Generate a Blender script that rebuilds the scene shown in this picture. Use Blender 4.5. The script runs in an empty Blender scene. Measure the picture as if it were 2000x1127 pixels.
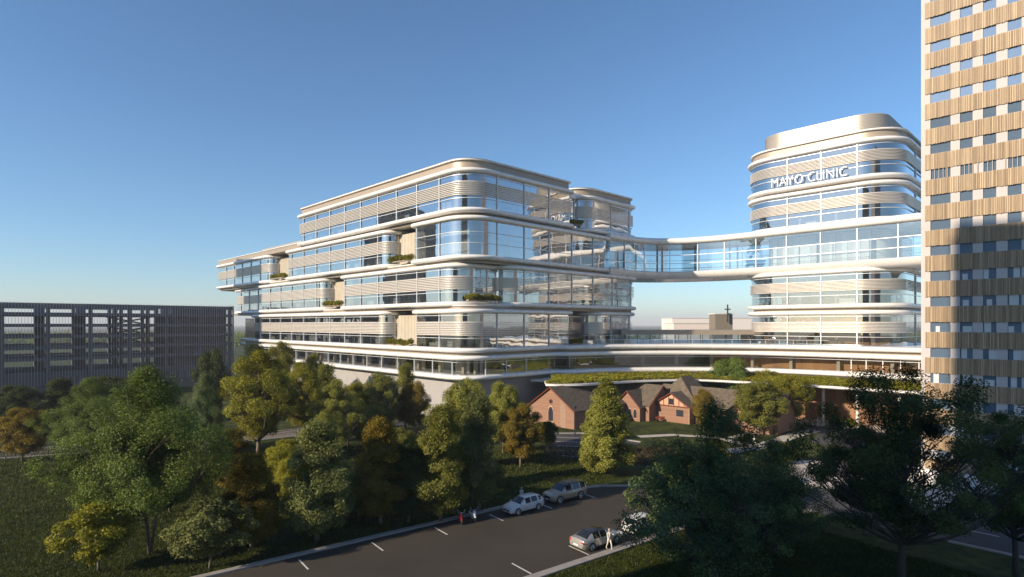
import bpy, bmesh, math, random
import numpy as np
from mathutils import Vector, Matrix, Quaternion
R = math.radians
random.seed(7)
scene = bpy.context.scene
col = scene.collection

# ------------------------------------------------------------------ camera
H = 18.7            # eye height in metres
F = 1140.0          # focal length in photo pixels (photo 2000 wide)
HY = 633.0          # horizon row
cam_d = bpy.data.cameras.new('camera'); cam = bpy.data.objects.new('camera', cam_d); col.objects.link(cam)
cam.location = (0, 0, H); cam.rotation_euler = (R(90), 0, 0)
cam_d.sensor_width = 36; cam_d.lens = 36 * F / 2000.0
cam_d.shift_y = (HY - 563.5) / 2000.0
cam_d.clip_start = 0.5; cam_d.clip_end = 9000
scene.camera = cam
# ------------------------------------------------------------------ light
SUN_EL = R(22); SX, SY = -0.86, -0.51      # towards the sun
sun_dir = Vector((SX * math.cos(SUN_EL), SY * math.cos(SUN_EL), math.sin(SUN_EL)))
world = bpy.data.worlds.new('World'); scene.world = world; world.use_nodes = True
wn = world.node_tree; bg = wn.nodes['Background']
sky = wn.nodes.new('ShaderNodeTexSky'); sky.sky_type = 'NISHITA'; sky.sun_disc = False
sky.sun_elevation = SUN_EL; sky.sun_rotation = math.atan2(sun_dir.x, sun_dir.y)
sky.air_density = 0.95; sky.dust_density = 0.3; sky.ozone_density = 6.3; sky.altitude = 0
tintn = wn.nodes.new('ShaderNodeMix'); tintn.data_type = 'RGBA'; tintn.blend_type = 'MULTIPLY'; tintn.inputs[0].default_value = 1; tintn.inputs[7].default_value = (1.03, 1.02, 0.935, 1)
wn.links.new(sky.outputs[0], tintn.inputs[6]); wn.links.new(tintn.outputs[2], bg.inputs['Color']); bg.inputs['Strength'].default_value = 0.118
sl = bpy.data.lights.new('sun', 'SUN'); sl.energy = 4.8; sl.angle = R(0.5); sl.color = (1.0, 0.83, 0.62)
so = bpy.data.objects.new('sun', sl); col.objects.link(so); so.rotation_euler = sun_dir.to_track_quat('Z', 'Y').to_euler()
so.location = (-60, -40, 120)
scene.view_settings.view_transform = 'Standard'; scene.view_settings.look = 'None'
scene.view_settings.exposure = 0.6; scene.view_settings.gamma = 1
scene.render.resolution_x = 1024; scene.render.resolution_y = 577
cy = scene.cycles
cy.max_bounces = 7; cy.transparent_max_bounces = 16; cy.glossy_bounces = 4; cy.diffuse_bounces = 3; cy.transmission_bounces = 3
cy.sample_clamp_indirect = 6.0; cy.caustics_reflective = False; cy.caustics_refractive = False

# ------------------------------------------------------------------ helpers
def G(px, py, z=0.0):                 # photo pixel on the level z -> world x, y
    Y = (H - z) * F / (py - HY); return ((px - 1000) / F * Y, Y)
def AT(px, Y): return ((px - 1000) / F * Y, Y)

def setp(o, label=None, cat=None, group=None, kind=None):
    if label: o['label'] = label
    if cat: o['category'] = cat
    if group: o['group'] = group
    if kind: o['kind'] = kind
    return o
def empty(name, loc=(0, 0, 0), label=None, cat=None, group=None, rz=0):
    o = bpy.data.objects.new(name, None); col.objects.link(o); o.location = loc; o.rotation_euler = (0, 0, rz)
    o.empty_display_size = 0.5
    return setp(o, label, cat, group)
class MB:
    def __init__(s): s.v = []; s.f = []; s.m = []
    def add(s, vs, fs, mi=0):
        n = len(s.v); s.v.extend([tuple(p) for p in vs]); s.f.extend([tuple(i + n for i in f) for f in fs]); s.m.extend([mi] * len(fs))
    def box(s, x0, x1, y0, y1, z0, z1, mi=0, M=None):
        vs = [(x0,y0,z0),(x1,y0,z0),(x1,y1,z0),(x0,y1,z0),(x0,y0,z1),(x1,y0,z1),(x1,y1,z1),(x0,y1,z1)]
        if M is not None: vs = [tuple(M @ Vector(p)) for p in vs]
        s.add(vs, [(0,3,2,1),(4,5,6,7),(0,1,5,4),(1,2,6,5),(2,3,7,6),(3,0,4,7)], mi)
    def obox(s, c, ax, L, Wd, z0, z1, mi=0):
        """box centred at c=(x,y), long axis ax (2d unit), length L, width Wd"""
        ax = Vector(ax).normalized(); n = Vector((-ax.y, ax.x)); c = Vector(c)
        q = [c - ax*L/2 - n*Wd/2, c + ax*L/2 - n*Wd/2, c + ax*L/2 + n*Wd/2, c - ax*L/2 + n*Wd/2]
        s.prism(q, z0, z1, mi)
    def prism(s, poly, z0, z1, mi=0):
        n = len(poly); vs = [(p[0], p[1], z0) for p in poly] + [(p[0], p[1], z1) for p in poly]
        fs = [tuple(range(n - 1, -1, -1)), tuple(range(n, 2 * n))] + [(i, (i+1) % n, n + (i+1) % n, n + i) for i in range(n)]
        s.add(vs, fs, mi)
    def sweep(s, path, prof, closed=True, mi=0, seg_ok=None, capped=True):
        """prof: closed loop of (offset outwards, z)"""
        np_ = len(prof); rows = []
        nrm = normals2(path, closed)
        for p, nn in zip(path, nrm):
            rows.append([(p[0] + nn[0]*o, p[1] + nn[1]*o, z) for o, z in prof])
        n = len(path); base = len(s.v)
        for r in rows: s.v.extend(r)
        segs = range(n if closed else n - 1)
        if seg_ok: segs = [i for i in segs if seg_ok(path[i], path[(i+1) % n])]
        for i in segs:
            j = (i + 1) % n
            for k in range(np_):
                l = (k + 1) % np_
                s.f.append((base + i*np_ + k, base + j*np_ + k, base + j*np_ + l, base + i*np_ + l)); s.m.append(mi)
        segs = set(segs)
        if capped:
            for i in segs:
                if ((i - 1) % n) not in segs: s.f.append(tuple(base + i*np_ + k for k in range(np_))); s.m.append(mi)
                if ((i + 1) % n) not in segs:
                    j = (i + 1) % n; s.f.append(tuple(base + j*np_ + k for k in range(np_ - 1, -1, -1))); s.m.append(mi)
    def strip(s, path, off, z0, z1, closed=True, mi=0, seg_ok=None):
        nrm = normals2(path, closed); base = len(s.v); n = len(path)
        for p, nn in zip(path, nrm):
            s.v.append((p[0] + nn[0]*off, p[1] + nn[1]*off, z0)); s.v.append((p[0] + nn[0]*off, p[1] + nn[1]*off, z1))
        for i in range(n if closed else n - 1):
            j = (i + 1) % n
            if seg_ok and not seg_ok(path[i], path[j]): continue
            s.f.append((base + 2*i, base + 2*j, base + 2*j + 1, base + 2*i + 1)); s.m.append(mi)
    def plate(s, path, off, z, mi=0, t=None):
        nrm = normals2(path, True); q = [(p[0] + nn[0]*off, p[1] + nn[1]*off) for p, nn in zip(path, nrm)]
        if t: s.prism(q, z - t, z, mi)
        else: s.add([(p[0], p[1], z) for p in q], [tuple(range(len(q)))], mi)
    def tube(s, pts, rad, n=6, mi=0, cap=True):
        pts = [Vector(p) for p in pts]; base = len(s.v); k = len(pts)
        if not hasattr(rad, '__len__'): rad = [rad] * k
        up = Vector((0, 0, 1))
        for i, p in enumerate(pts):
            t = (pts[min(i+1, k-1)] - pts[max(i-1, 0)])
            t = t.normalized() if t.length > 1e-6 else Vector((0, 0, 1))
            a = t.cross(up if abs(t.z) < 0.9 else Vector((1, 0, 0))).normalized(); b = t.cross(a)
            for j in range(n):
                an = 2 * math.pi * j / n
                q = p + (a * math.cos(an) + b * math.sin(an)) * rad[i]; s.v.append(tuple(q))
        for i in range(k - 1):
            for j in range(n):
                l = (j + 1) % n
                s.f.append((base + i*n + j, base + i*n + l, base + (i+1)*n + l, base + (i+1)*n + j)); s.m.append(mi)
        if cap:
            s.f.append(tuple(base + j for j in range(n - 1, -1, -1))); s.m.append(mi)
            s.f.append(tuple(base + (k-1)*n + j for j in range(n))); s.m.append(mi)
    def ball(s, c, r, seg=10, ring=6, mi=0, sc=(1, 1, 1)):
        base = len(s.v)
        for i in range(ring + 1):
            th = math.pi * i / ring
            for j in range(seg):
                ph = 2 * math.pi * j / seg
                s.v.append((c[0] + r*sc[0]*math.sin(th)*math.cos(ph), c[1] + r*sc[1]*math.sin(th)*math.sin(ph), c[2] + r*sc[2]*math.cos(th)))
        for i in range(ring):
            for j in range(seg):
                l = (j + 1) % seg
                s.f.append((base + i*seg + j, base + (i+1)*seg + j, base + (i+1)*seg + l, base + i*seg + l)); s.m.append(mi)
    def build(s, name, mats, parent=None, smooth=False, fix=True, local=False):
        me = bpy.data.meshes.new(name); me.from_pydata(s.v, [], s.f)
        if not isinstance(mats, (list, tuple)): mats = [mats]
        for m in mats: me.materials.append(m)
        if len(mats) > 1: me.polygons.foreach_set('material_index', s.m)
        if fix:
            bm = bmesh.new(); bm.from_mesh(me); bmesh.ops.delete(bm, geom=[v_ for v_ in bm.verts if not v_.link_faces], context='VERTS'); bmesh.ops.recalc_face_normals(bm, faces=bm.faces)
            bm.to_mesh(me); bm.free()
        if smooth:
            me.polygons.foreach_set('use_smooth', [True] * len(me.polygons))
            if smooth != 'all':
                me.set_sharp_from_angle(angle=R(40))
        me.update(); o = bpy.data.objects.new(name, me); col.objects.link(o)
        if parent is not None:
            o.parent = parent
            if not local:
                o.matrix_parent_inverse = parent_inv(parent)
        return o
def parent_inv(p):
    if p.parent is not None: return Matrix.Identity(4)
    return (Matrix.Translation(p.location) @ p.rotation_euler.to_matrix().to_4x4()).inverted()

def normals2(path, closed):
    n = len(path); out = []
    def en(a, b):
        dx, dy = b[0]-a[0], b[1]-a[1]; l = math.hypot(dx, dy) or 1; return (dy/l, -dx/l)
    for i in range(n):
        if closed: a, b, c = path[i-1], path[i], path[(i+1) % n]
        else: a, b, c = path[max(i-1, 0)], path[i], path[min(i+1, n-1)]
        n1 = en(a, b) if a != b else en(b, c); n2 = en(b, c) if b != c else n1
        mx, my = n1[0]+n2[0], n1[1]+n2[1]; l = math.hypot(mx, my) or 1; mx /= l; my /= l
        d = max(0.4, mx*n1[0] + my*n1[1]); out.append((mx/d, my/d))
    return out
def ccw(path):
    a = sum(path[i][0]*path[(i+1) % len(path)][1] - path[(i+1) % len(path)][0]*path[i][1] for i in range(len(path)))
    return path if a > 0 else path[::-1]
def rounded(pts, radii, seg=10):
    """closed polygon (ccw) with rounded corners"""
    if not hasattr(radii, '__len__'): radii = [radii] * len(pts)
    pr = list(zip(pts, radii)); p2 = ccw([p for p, _ in pr])
    if p2 != [p for p, _ in pr]: pr = pr[::-1]
    out = []; n = len(pr)
    for i in range(n):
        a, b, c = Vector(pr[i-1][0]), Vector(pr[i][0]), Vector(pr[(i+1) % n][0]); r = pr[i][1]
        if r <= 0.01: out.append(tuple(b)); continue
        u = (a - b).normalized(); v = (c - b).normalized(); ang = u.angle(v); t = r / math.tan(ang / 2)
        cen = b + (u + v).normalized() * (r / math.sin(ang / 2)); s0 = b + u * t; s1 = b + v * t
        a0 = math.atan2(s0.y - cen.y, s0.x - cen.x); a1 = math.atan2(s1.y - cen.y, s1.x - cen.x)
        d = a1 - a0
        while d > math.pi: d -= 2 * math.pi
        while d < -math.pi: d += 2 * math.pi
        for k in range(seg + 1):
            an = a0 + d * k / seg; out.append((cen.x + r * math.cos(an), cen.y + r * math.sin(an)))
    return out
def crom(pts, n=8):
    P = [Vector(p) for p in pts]; out = []
    for i in range(len(P) - 1):
        p0 = P[max(i-1, 0)]; p1 = P[i]; p2 = P[i+1]; p3 = P[min(i+2, len(P)-1)]
        for k in range(n):
            t = k / n
            q = 0.5 * ((2*p1) + (p2-p0)*t + (2*p0-5*p1+4*p2-p3)*t*t + (3*p1-p0-3*p2+p3)*t*t*t); out.append(tuple(q))
    out.append(tuple(P[-1])); return out

# ------------------------------------------------------------------ materials
def mat(name, color, rough=0.6, metal=0.0, noise=0.0, nscale=1.0, bump=0.0, bscale=None, spec=None, stretch=None, rvar=0.0):
    m = bpy.data.materials.new(name); m.use_nodes = True; nt = m.node_tree; b = nt.nodes['Principled BSDF']
    b.inputs['Base Color'].default_value = (*color, 1); b.inputs['Roughness'].default_value = rough; b.inputs['Metallic'].default_value = metal
    if spec is not None: b.inputs['Specular IOR Level'].default_value = spec
    if noise or bump or rvar:
        tc = nt.nodes.new('ShaderNodeTexCoord'); src = tc.outputs['Object']
        if stretch:
            mp = nt.nodes.new('ShaderNodeMapping'); mp.inputs['Scale'].default_value = stretch; nt.links.new(src, mp.inputs[0]); src = mp.outputs[0]
    if noise:
        n = nt.nodes.new('ShaderNodeTexNoise'); n.inputs['Scale'].default_value = nscale; n.inputs['Detail'].default_value = 6
        nt.links.new(src, n.inputs['Vector'])
        r = nt.nodes.new('ShaderNodeMapRange'); r.inputs[1].default_value = 0.25; r.inputs[2].default_value = 0.75; r.inputs[3].default_value = 1 - noise; r.inputs[4].default_value = 1 + noise
        nt.links.new(n.outputs[0], r.inputs[0])
        mx = nt.nodes.new('ShaderNodeMix'); mx.data_type = 'RGBA'; mx.blend_type = 'MULTIPLY'; mx.inputs[0].default_value = 1
        mx.inputs[6].default_value = (*color, 1); nt.links.new(r.outputs[0], mx.inputs[7]); nt.links.new(mx.outputs[2], b.inputs['Base Color'])
        if rvar:
            r2 = nt.nodes.new('ShaderNodeMapRange'); r2.inputs[3].default_value = max(0, rough - rvar); r2.inputs[4].default_value = rough + rvar
            nt.links.new(n.outputs[0], r2.inputs[0]); nt.links.new(r2.outputs[0], b.inputs['Roughness'])
    if bump:
        n2 = nt.nodes.new('ShaderNodeTexNoise'); n2.inputs['Scale'].default_value = bscale or nscale*4; n2.inputs['Detail'].default_value = 5
        nt.links.new(src, n2.inputs['Vector']); bp = nt.nodes.new('ShaderNodeBump'); bp.inputs['Strength'].default_value = bump; bp.inputs['Distance'].default_value = 0.1
        nt.links.new(n2.outputs[0], bp.inputs['Height']); nt.links.new(bp.outputs[0], b.inputs['Normal'])
    return m
def two_tone(name, c1, c2, scale, rough=0.9, lo=0.4, hi=0.6, bump=0.0, bscale=8, c3=None, fine=None):
    m = bpy.data.materials.new(name); m.use_nodes = True; nt = m.node_tree; b = nt.nodes['Principled BSDF']; b.inputs['Roughness'].default_value = rough
    b.inputs['Specular IOR Level'].default_value = 0.2
    tc = nt.nodes.new('ShaderNodeTexCoord')
    n = nt.nodes.new('ShaderNodeTexNoise'); n.inputs['Scale'].default_value = scale; n.inputs['Detail'].default_value = 8; n.inputs['Roughness'].default_value = 0.65
    nt.links.new(tc.outputs['Object'], n.inputs['Vector'])
    cr = nt.nodes.new('ShaderNodeValToRGB'); cr.color_ramp.elements[0].position = lo; cr.color_ramp.elements[1].position = hi
    cr.color_ramp.elements[0].color = (*c1, 1); cr.color_ramp.elements[1].color = (*c2, 1)
    nt.links.new(n.outputs[0], cr.inputs[0]); outc = cr.outputs[0]
    if fine:
        n3 = nt.nodes.new('ShaderNodeTexNoise'); n3.inputs['Scale'].default_value = fine; n3.inputs['Detail'].default_value = 4
        nt.links.new(tc.outputs['Object'], n3.inputs['Vector'])
        r = nt.nodes.new('ShaderNodeMapRange'); r.inputs[1].default_value = .3; r.inputs[2].default_value = .7; r.inputs[3].default_value = 0.55; r.inputs[4].default_value = 1.45
        nt.links.new(n3.outputs[0], r.inputs[0])
        mx = nt.nodes.new('ShaderNodeMix'); mx.data_type = 'RGBA'; mx.blend_type = 'MULTIPLY'; mx.inputs[0].default_value = 1
        nt.links.new(outc, mx.inputs[6]); nt.links.new(r.outputs[0], mx.inputs[7]); outc = mx.outputs[2]
    nt.links.new(outc, b.inputs['Base Color'])
    if bump:
        n2 = nt.nodes.new('ShaderNodeTexNoise'); n2.inputs['Scale'].default_value = bscale; n2.inputs['Detail'].default_value = 5
        nt.links.new(tc.outputs['Object'], n2.inputs['Vector']); bp = nt.nodes.new('ShaderNodeBump'); bp.inputs['Strength'].default_value = bump; bp.inputs['Distance'].default_value = 0.15
        nt.links.new(n2.outputs[0], bp.inputs['Height']); nt.links.new(bp.outputs[0], b.inputs['Normal'])
    return m
def glass(name, tint, mirror=0.35, gtint=(0.9, 0.95, 1.0), rough=0.015, body=None, bodyf=0.0):
    m = bpy.data.materials.new(name); m.use_nodes = True; nt = m.node_tree
    for n in list(nt.nodes): nt.nodes.remove(n)
    out = nt.nodes.new('ShaderNodeOutputMaterial'); tr = nt.nodes.new('ShaderNodeBsdfTransparent'); tr.inputs[0].default_value = (*tint, 1)
    gl = nt.nodes.new('ShaderNodeBsdfGlossy'); gl.inputs['Color'].default_value = (*gtint, 1); gl.inputs['Roughness'].default_value = rough
    lw = nt.nodes.new('ShaderNodeLayerWeight'); lw.inputs['Blend'].default_value = 0.35
    mr = nt.nodes.new('ShaderNodeMapRange'); mr.inputs[3].default_value = mirror; mr.inputs[4].default_value = 1.0
    nt.links.new(lw.outputs['Facing'], mr.inputs[0])
    # faint waviness of the panes
    tc = nt.nodes.new('ShaderNodeTexCoord'); nz = nt.nodes.new('ShaderNodeTexNoise'); nz.inputs['Scale'].default_value = 0.35; nz.inputs['Detail'].default_value = 1
    bp = nt.nodes.new('ShaderNodeBump'); bp.inputs['Strength'].default_value = 0.06; bp.inputs['Distance'].default_value = 0.25
    nt.links.new(tc.outputs['Object'], nz.inputs['Vector']); nt.links.new(nz.outputs[0], bp.inputs['Height']); nt.links.new(bp.outputs[0], gl.inputs['Normal'])
    mx = nt.nodes.new('ShaderNodeMixShader'); nt.links.new(mr.outputs[0], mx.inputs[0])
    src = tr.outputs[0]
    if body:
        df = nt.nodes.new('ShaderNodeBsdfDiffuse'); df.inputs[0].default_value = (*body, 1); m0 = nt.nodes.new('ShaderNodeMixShader'); m0.inputs[0].default_value = bodyf
        nt.links.new(tr.outputs[0], m0.inputs[1]); nt.links.new(df.outputs[0], m0.inputs[2]); src = m0.outputs[0]
    nt.links.new(src, mx.inputs[1]); nt.links.new(gl.outputs[0], mx.inputs[2]); nt.links.new(mx.outputs[0], out.inputs[0])
    return m
M_WHITE = mat('white_band_metal', (0.79, 0.775, 0.755), 0.28, 0.05, noise=0.05, nscale=0.35, rvar=.08)
M_TAN = mat('tan_recess_metal', (0.33, 0.275, 0.215), 0.42, 0.15, noise=0.05, nscale=0.4)
M_SPAN = mat('pale_spandrel_metal', (0.66, 0.61, 0.57), 0.32, 0.35, noise=0.06, nscale=0.5)
M_FIN = mat('bright_louvre_metal', (0.86, 0.83, 0.79), 0.28, 0.3)
M_MULL = mat('mullion_white', (0.72, 0.75, 0.78), 0.35, 0.2)
M_GLASS = glass('facade_glass', (0.70, 0.75, 0.78), 0.34, (0.98, 0.98, 1.0))
M_GLASSP = glass('podium_glass', (0.72, 0.74, 0.74), 0.16, (0.85, 0.93, 1.0))
M_GLASSB = glass('bridge_glass', (0.76, 0.86, 0.91), 0.22, (0.92, 0.96, 1.0))
M_CORE = mat('interior_wall', (0.52, 0.47, 0.42), 0.8, noise=0.35, nscale=0.22, stretch=(1, 1, 0.15))
M_COREW = mat('interior_wall_wood', (0.46, 0.24, 0.10), 0.6, noise=0.3, nscale=0.4, stretch=(1, 1, 0.2))
M_FLOOR = mat('interior_floor', (0.30, 0.28, 0.26), 0.6)
M_CEIL = mat('soffit', (0.62, 0.60, 0.56), 0.6)
M_TANWALL = mat('tan_panel_wall', (0.50, 0.45, 0.37), 0.55, 0.1, noise=0.08, nscale=0.5)
M_ROOF = mat('roof_gravel', (0.32, 0.31, 0.29), 0.9, noise=0.2, nscale=1.0)
M_BASE = mat('podium_wall', (0.33, 0.32, 0.32), 0.6, noise=0.06, nscale=0.6)
M_DARK = mat('dark_frame', (0.03, 0.032, 0.036), 0.5)
M_SCREEN = mat('perforated_screen', (0.40, 0.36, 0.31), 0.42, 0.25, noise=.04, nscale=.6)
# ------------------------------------------------------------------ local frame of the clinic
D1 = (-0.6976, 0.7165); D2 = (0.7165, 0.6976)
O0 = (-8.3, 108.0)
def frame(ox, oy):
    def f(u, v): return (ox + u*D1[0] + v*D2[0], oy + u*D1[1] + v*D2[1])
    return f
W = frame(*O0)
T = frame(77.2, 116.5)
AZ = [11.8, 20.67, 29.5, 38.4, 47.3, 56.2]      # underside of each double band
BH = 0.95
def bull(z0, h=BH, out=0.95, inn=-1.6):
    return [(inn, z0), (0.25, z0), (out*0.72, z0 + h*0.10), (out*0.95, z0 + h*0.28), (out, z0 + h*0.5), (out*0.95, z0 + h*0.72), (out*0.72, z0 + h*0.9), (0.25, z0 + h), (inn, z0 + h)]
def faces_left(a, b):       # outward normal turned to the sunny side
    dx, dy = b[0]-a[0], b[1]-a[1]; l = math.hypot(dx, dy) or 1; nx, ny = dy/l, -dx/l
    return (-nx*D2[0] - ny*D2[1]) > 0.12
def rect(fr, u0, u1, v0, v1, r=4.5, rr=None):
    return rounded([fr(u0, v0), fr(u0, v1), fr(u1, v1), fr(u1, v0)], rr if rr else r)
def seg_posts(mb, path, spacing, off, wd, dp, z0, z1, closed=True, phase=None, minlen=3.0, origin=None):
    nrm = normals2(path, closed); n = len(path)
    for i in range(n if closed else n - 1):
        a = Vector(path[i]); b = Vector(path[(i+1) % n]); L = (b - a).length
        if L < minlen: continue
        t = (b - a) / L; nn = Vector((t.y, -t.x)); k = max(1, round(L / spacing))
        for j in range(k + 1):
            if origin is not None:
                s0 = ((a - Vector(origin)).dot(t)) % spacing; d = (spacing - s0) + j*spacing - (spacing if s0 == 0 else 0)
                if d > L: continue
            else: d = L * j / k
            c = a + t*d + nn*off; mb.obox((c.x, c.y), (t.x, t.y), wd, dp, z0, z1)
def module(parent, path, z0, z1, style='louvre', gl=None, posts=7.5, core=True, floors=True, inner=6.0, core_mat=None, transoms=None, origin=None, spand=True, postw=0.16, low=2.25):
    gl = gl or M_GLASS
    g = MB(); g.strip(path, 0, z0, z1); go = g.build('glass_wall', gl, parent, smooth=True)
    m = MB(); seg_posts(m, path, posts, 0.10, postw, 0.22, z0, z1, origin=origin)
    hs = transoms if transoms is not None else [z1 - 0.35, z0 + 1.75]
    for h in hs: m.sweep(path, [(0.02, h), (0.16, h), (0.16, h + 0.09), (0.02, h + 0.09)])
    m.build('mullion_frame', M_MULL, go)
    if style == 'louvre':
        zc0, zc1 = z0 + low, z1 - 1.5
        if spand:
            s = MB(); s.strip(path, 0.05, zc0, zc1, seg_ok=faces_left); s.strip(path, 0.07, zc1 - .06, zc1, seg_ok=faces_left)
            s.build('spandrel_panel', M_SPAN, go, smooth=True)
        f = MB(); n = 8
        for i in range(n):
            z = zc0 + (zc1 - zc0) * (i + 0.3) / n
            f.sweep(path, [(0.06, z), (0.34, z - 0.02), (0.36, z + 0.06), (0.06, z + 0.10)])
        f.build('louvre_screen', M_FIN, go, smooth=True)
    if floors:
        fl = MB(); fl.plate(path, -0.5, (z0 + z1)/2 + 0.1, t=0.45); fl.plate(path, -0.3, z0 + 0.02, t=0.2); fl.plate(path, -0.3, z1 + .02, t=0.15)
        # columns
        ring = normals2(path, True); n = len(path)
        for i in range(n):
            a = Vector(path[i]); b = Vector(path[(i+1) % n]); L = (b-a).length
            if L < 6: continue
            t = (b - a)/L; nn = Vector((t.y, -t.x)); k = int(L // 7.5)
            for j in range(1, k + 1):
                c = a + t*(j*7.5 - 2) - nn*2.2; fl.obox((c.x, c.y), (t.x, t.y), 0.5, 0.5, z0 + .02, z1)
            # furniture and blinds
            rng = random.Random(int(abs(a.x*13 + a.y*7 + z0)))
            d = 1.0
            while d < L - 2:
                w = rng.uniform(1.0, 3.2)
                for zz in (z0 + .02, (z0 + z1)/2 + .1):
                    if rng.random() < .6:
                        c = a + t*(d + w/2) - nn*rng.uniform(1.2, 3.2); fl.obox((c.x, c.y), (t.x, t.y), w, 0.5, zz, zz + rng.choice([.75, 1.1, 1.4, 1.9]), 1)
                d += w + rng.uniform(.4, 2.5)
        fl.build('floor_slab', [M_FLOOR, M_CEIL], parent)
    if core:
        c = MB(); nr = normals2(path, True); q = [(p[0]-nn[0]*inner, p[1]-nn[1]*inner) for p, nn in zip(path, nr)]
        # an inset box is safer than an offset of the rounded outline
        c.strip(core if isinstance(core, list) else q, 0, z0, z1)
        c.build('core_wall', core_mat or M_CORE, parent)
    return go
def band(parent, path, z, closed=True, h=BH, out=0.95, name='white_band', plate=True, m=None, seg_ok=None):
    b = MB(); b.sweep(path, bull(z, h, out), closed, seg_ok=seg_ok)
    if plate and closed: b.plate(path, -1.4, z + h - 0.04, t=h - 0.08)
    return b.build(name, m or M_WHITE, parent, smooth=True)
def recess(parent, path, z0, z1, off=-0.45, name='tan_recess', m=None):
    b = MB(); b.strip(path, off, z0, z1); return b.build(name, m or M_TAN, parent, smooth=True)
def inset_rect(fr, u0, u1, v0, v1, d=6.5): return ccw([fr(u0+d, v0+d), fr(u0+d, v1-d), fr(u1-d, v1-d), fr(u1-d, v0+d)])

# ================================================================== clinic, main block
clinic = empty('clinic_building', (O0[0], O0[1], 0), 'long stepped hospital block of white rounded bands, blue glass and louvres, left of the skybridge', 'hospital')
D = 26.0
def mod(k, u0, u1, v0, v1, rr=4.5, top=True, bottom=True, **kw):
    z0 = AZ[k] + 2.4; z1 = AZ[k+1]
    p = rect(W, u0, u1, v0, v1, rr)
    kw.setdefault('core', inset_rect(W, u0, u1, v0, v1, min(6.5, (u1-u0)/2.6, (v1-v0)/2.6)))
    module(clinic, p, z0, z1, origin=W(8.3, 0), **kw)
    if bottom: band(clinic, p, z0 - BH)
    if top: band(clinic, p, z1)
    return p
# tier order 0..3 (z 14.2, 23.1, 31.9, 40.8)
r4 = 4.5
# top tier and roof
pT = mod(3, 0, 71.7, 0, 30, [5.2, 1.0, 1.0, 2.0], postw=.2)
pTb = mod(3, 0.4, 26, 34.2, 54.5, [4.5, 1.2, 1.2, 1.2])
for p in (pT, pTb):
    b = MB(); b.strip(p, -0.25, 48.25, 49.75); b.build('roof_parapet', M_TAN, clinic, smooth=True)
    band(clinic, p, 49.75, h=0.3, out=0.15, name='parapet_cap', plate=False)
    b = MB(); b.plate(p, -0.4, 49.3); b.build('roof', M_ROOF, clinic)
b = MB(); b.prism(ccw([W(9, 12), W(9, 20), W(60, 20), W(60, 12)]), 49.3, 50.6); b.build('roof_plant', M_SCREEN, clinic)
# glass link between the two top blocks
gp = ccw([W(2.6, 29), W(2.6, 35.5), W(20, 35.5), W(20, 29)])
module(clinic, gp, 40.8, 47.3, style='plain', core=False, posts=1.6, transoms=[43.9, 45.6])
b = MB(); b.plate(gp, 0.4, 48.6, t=1.3); b.build('link_roof', M_WHITE, clinic)
# tier 2 : double-height corner hall, two louvred modules
p = rect(W, 0, 17.1, 0, 46, [6.0, 4.5, 1, .8])
module(clinic, p, AZ[2] + 2.4, AZ[3], style='plain', transoms=[34.1, 36.2], origin=W(8.3, 0), posts=7.5, floors=False, core=inset_rect(W, 0, 17.1, 0, 46, 3.2), gl=M_GLASS, core_mat=M_CEIL)
band(clinic, p, AZ[2] + 2.4 - BH); band(clinic, p, AZ[3])
fl = MB(); fl.plate(p, -.4, AZ[2] + 2.42, t=.2); fl.plate(p, -1.2, 36.0, t=.2)
for k in range(6): c = W(2.4, 6 + 7*k); fl.obox(c, D2, .5, .5, AZ[2] + 2.4, AZ[3])
fl.build('floor_slab', M_FLOOR, clinic)
mod(2, 26.6, 79, 0, D, [3, 1, 1, 1.5])
pC = mod(2, 91.2, 138, 0, D, [3, 1, 1, 2.5])
# tier 1
mod(1, 3, 47.3, 0, D, [4.5, 1, 1, 1.5])
mod(1, 0, 26, 9.5, 54.5, [4.5, 1.5, 1, 1])
mod(1, 57, 98.6, 0, D, [3, 1, 1, 1.2])
mod(1, 98.9, 126, 2.2, D, [1, 1, 1, 2.5])
# tier 0
mod(0, 0, 17.1, 0, 30, [4.5, 1.5, 1, 1.5], bottom=False)
mod(0, 28, 104.8, 0, D, [3, 1, 1, 2.0], bottom=False)
mod(0, 0.4, 24, 38, 54.5, [4.5, 1.5, 1, 1], bottom=False)
# recess walls behind the modules
def bbox(u0, u1, v0, v1): return ccw([W(u0, v0), W(u0, v1), W(u1, v1), W(u1, v0)])
b = MB()
for (k, u0, u1) in ((2, 16.9, 26.8), (2, 78.8, 91.4), (1, 47.1, 57.2), (0, 16.9, 28.2)):
    z0, z1 = AZ[k] + 2.4, AZ[k+1]
    b.prism(bbox(u0, u1, 2.9, 24), z0, z1)
    n = int((u1-u0)/0.55)
    for i in range(n):
        c = W(u0 + .3 + i*.55, 2.87); b.obox(c, D1, 0.05, 0.06, z0, z1)
b.build('recess_wall', M_TANWALL, clinic)
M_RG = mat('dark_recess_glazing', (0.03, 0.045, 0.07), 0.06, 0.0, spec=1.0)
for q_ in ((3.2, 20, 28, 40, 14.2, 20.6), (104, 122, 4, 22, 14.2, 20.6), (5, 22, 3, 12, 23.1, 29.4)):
    b = MB(); b.prism(bbox(*q_[:4]), *q_[4:]); b.build('recess_glazing', M_RG, clinic)
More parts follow.
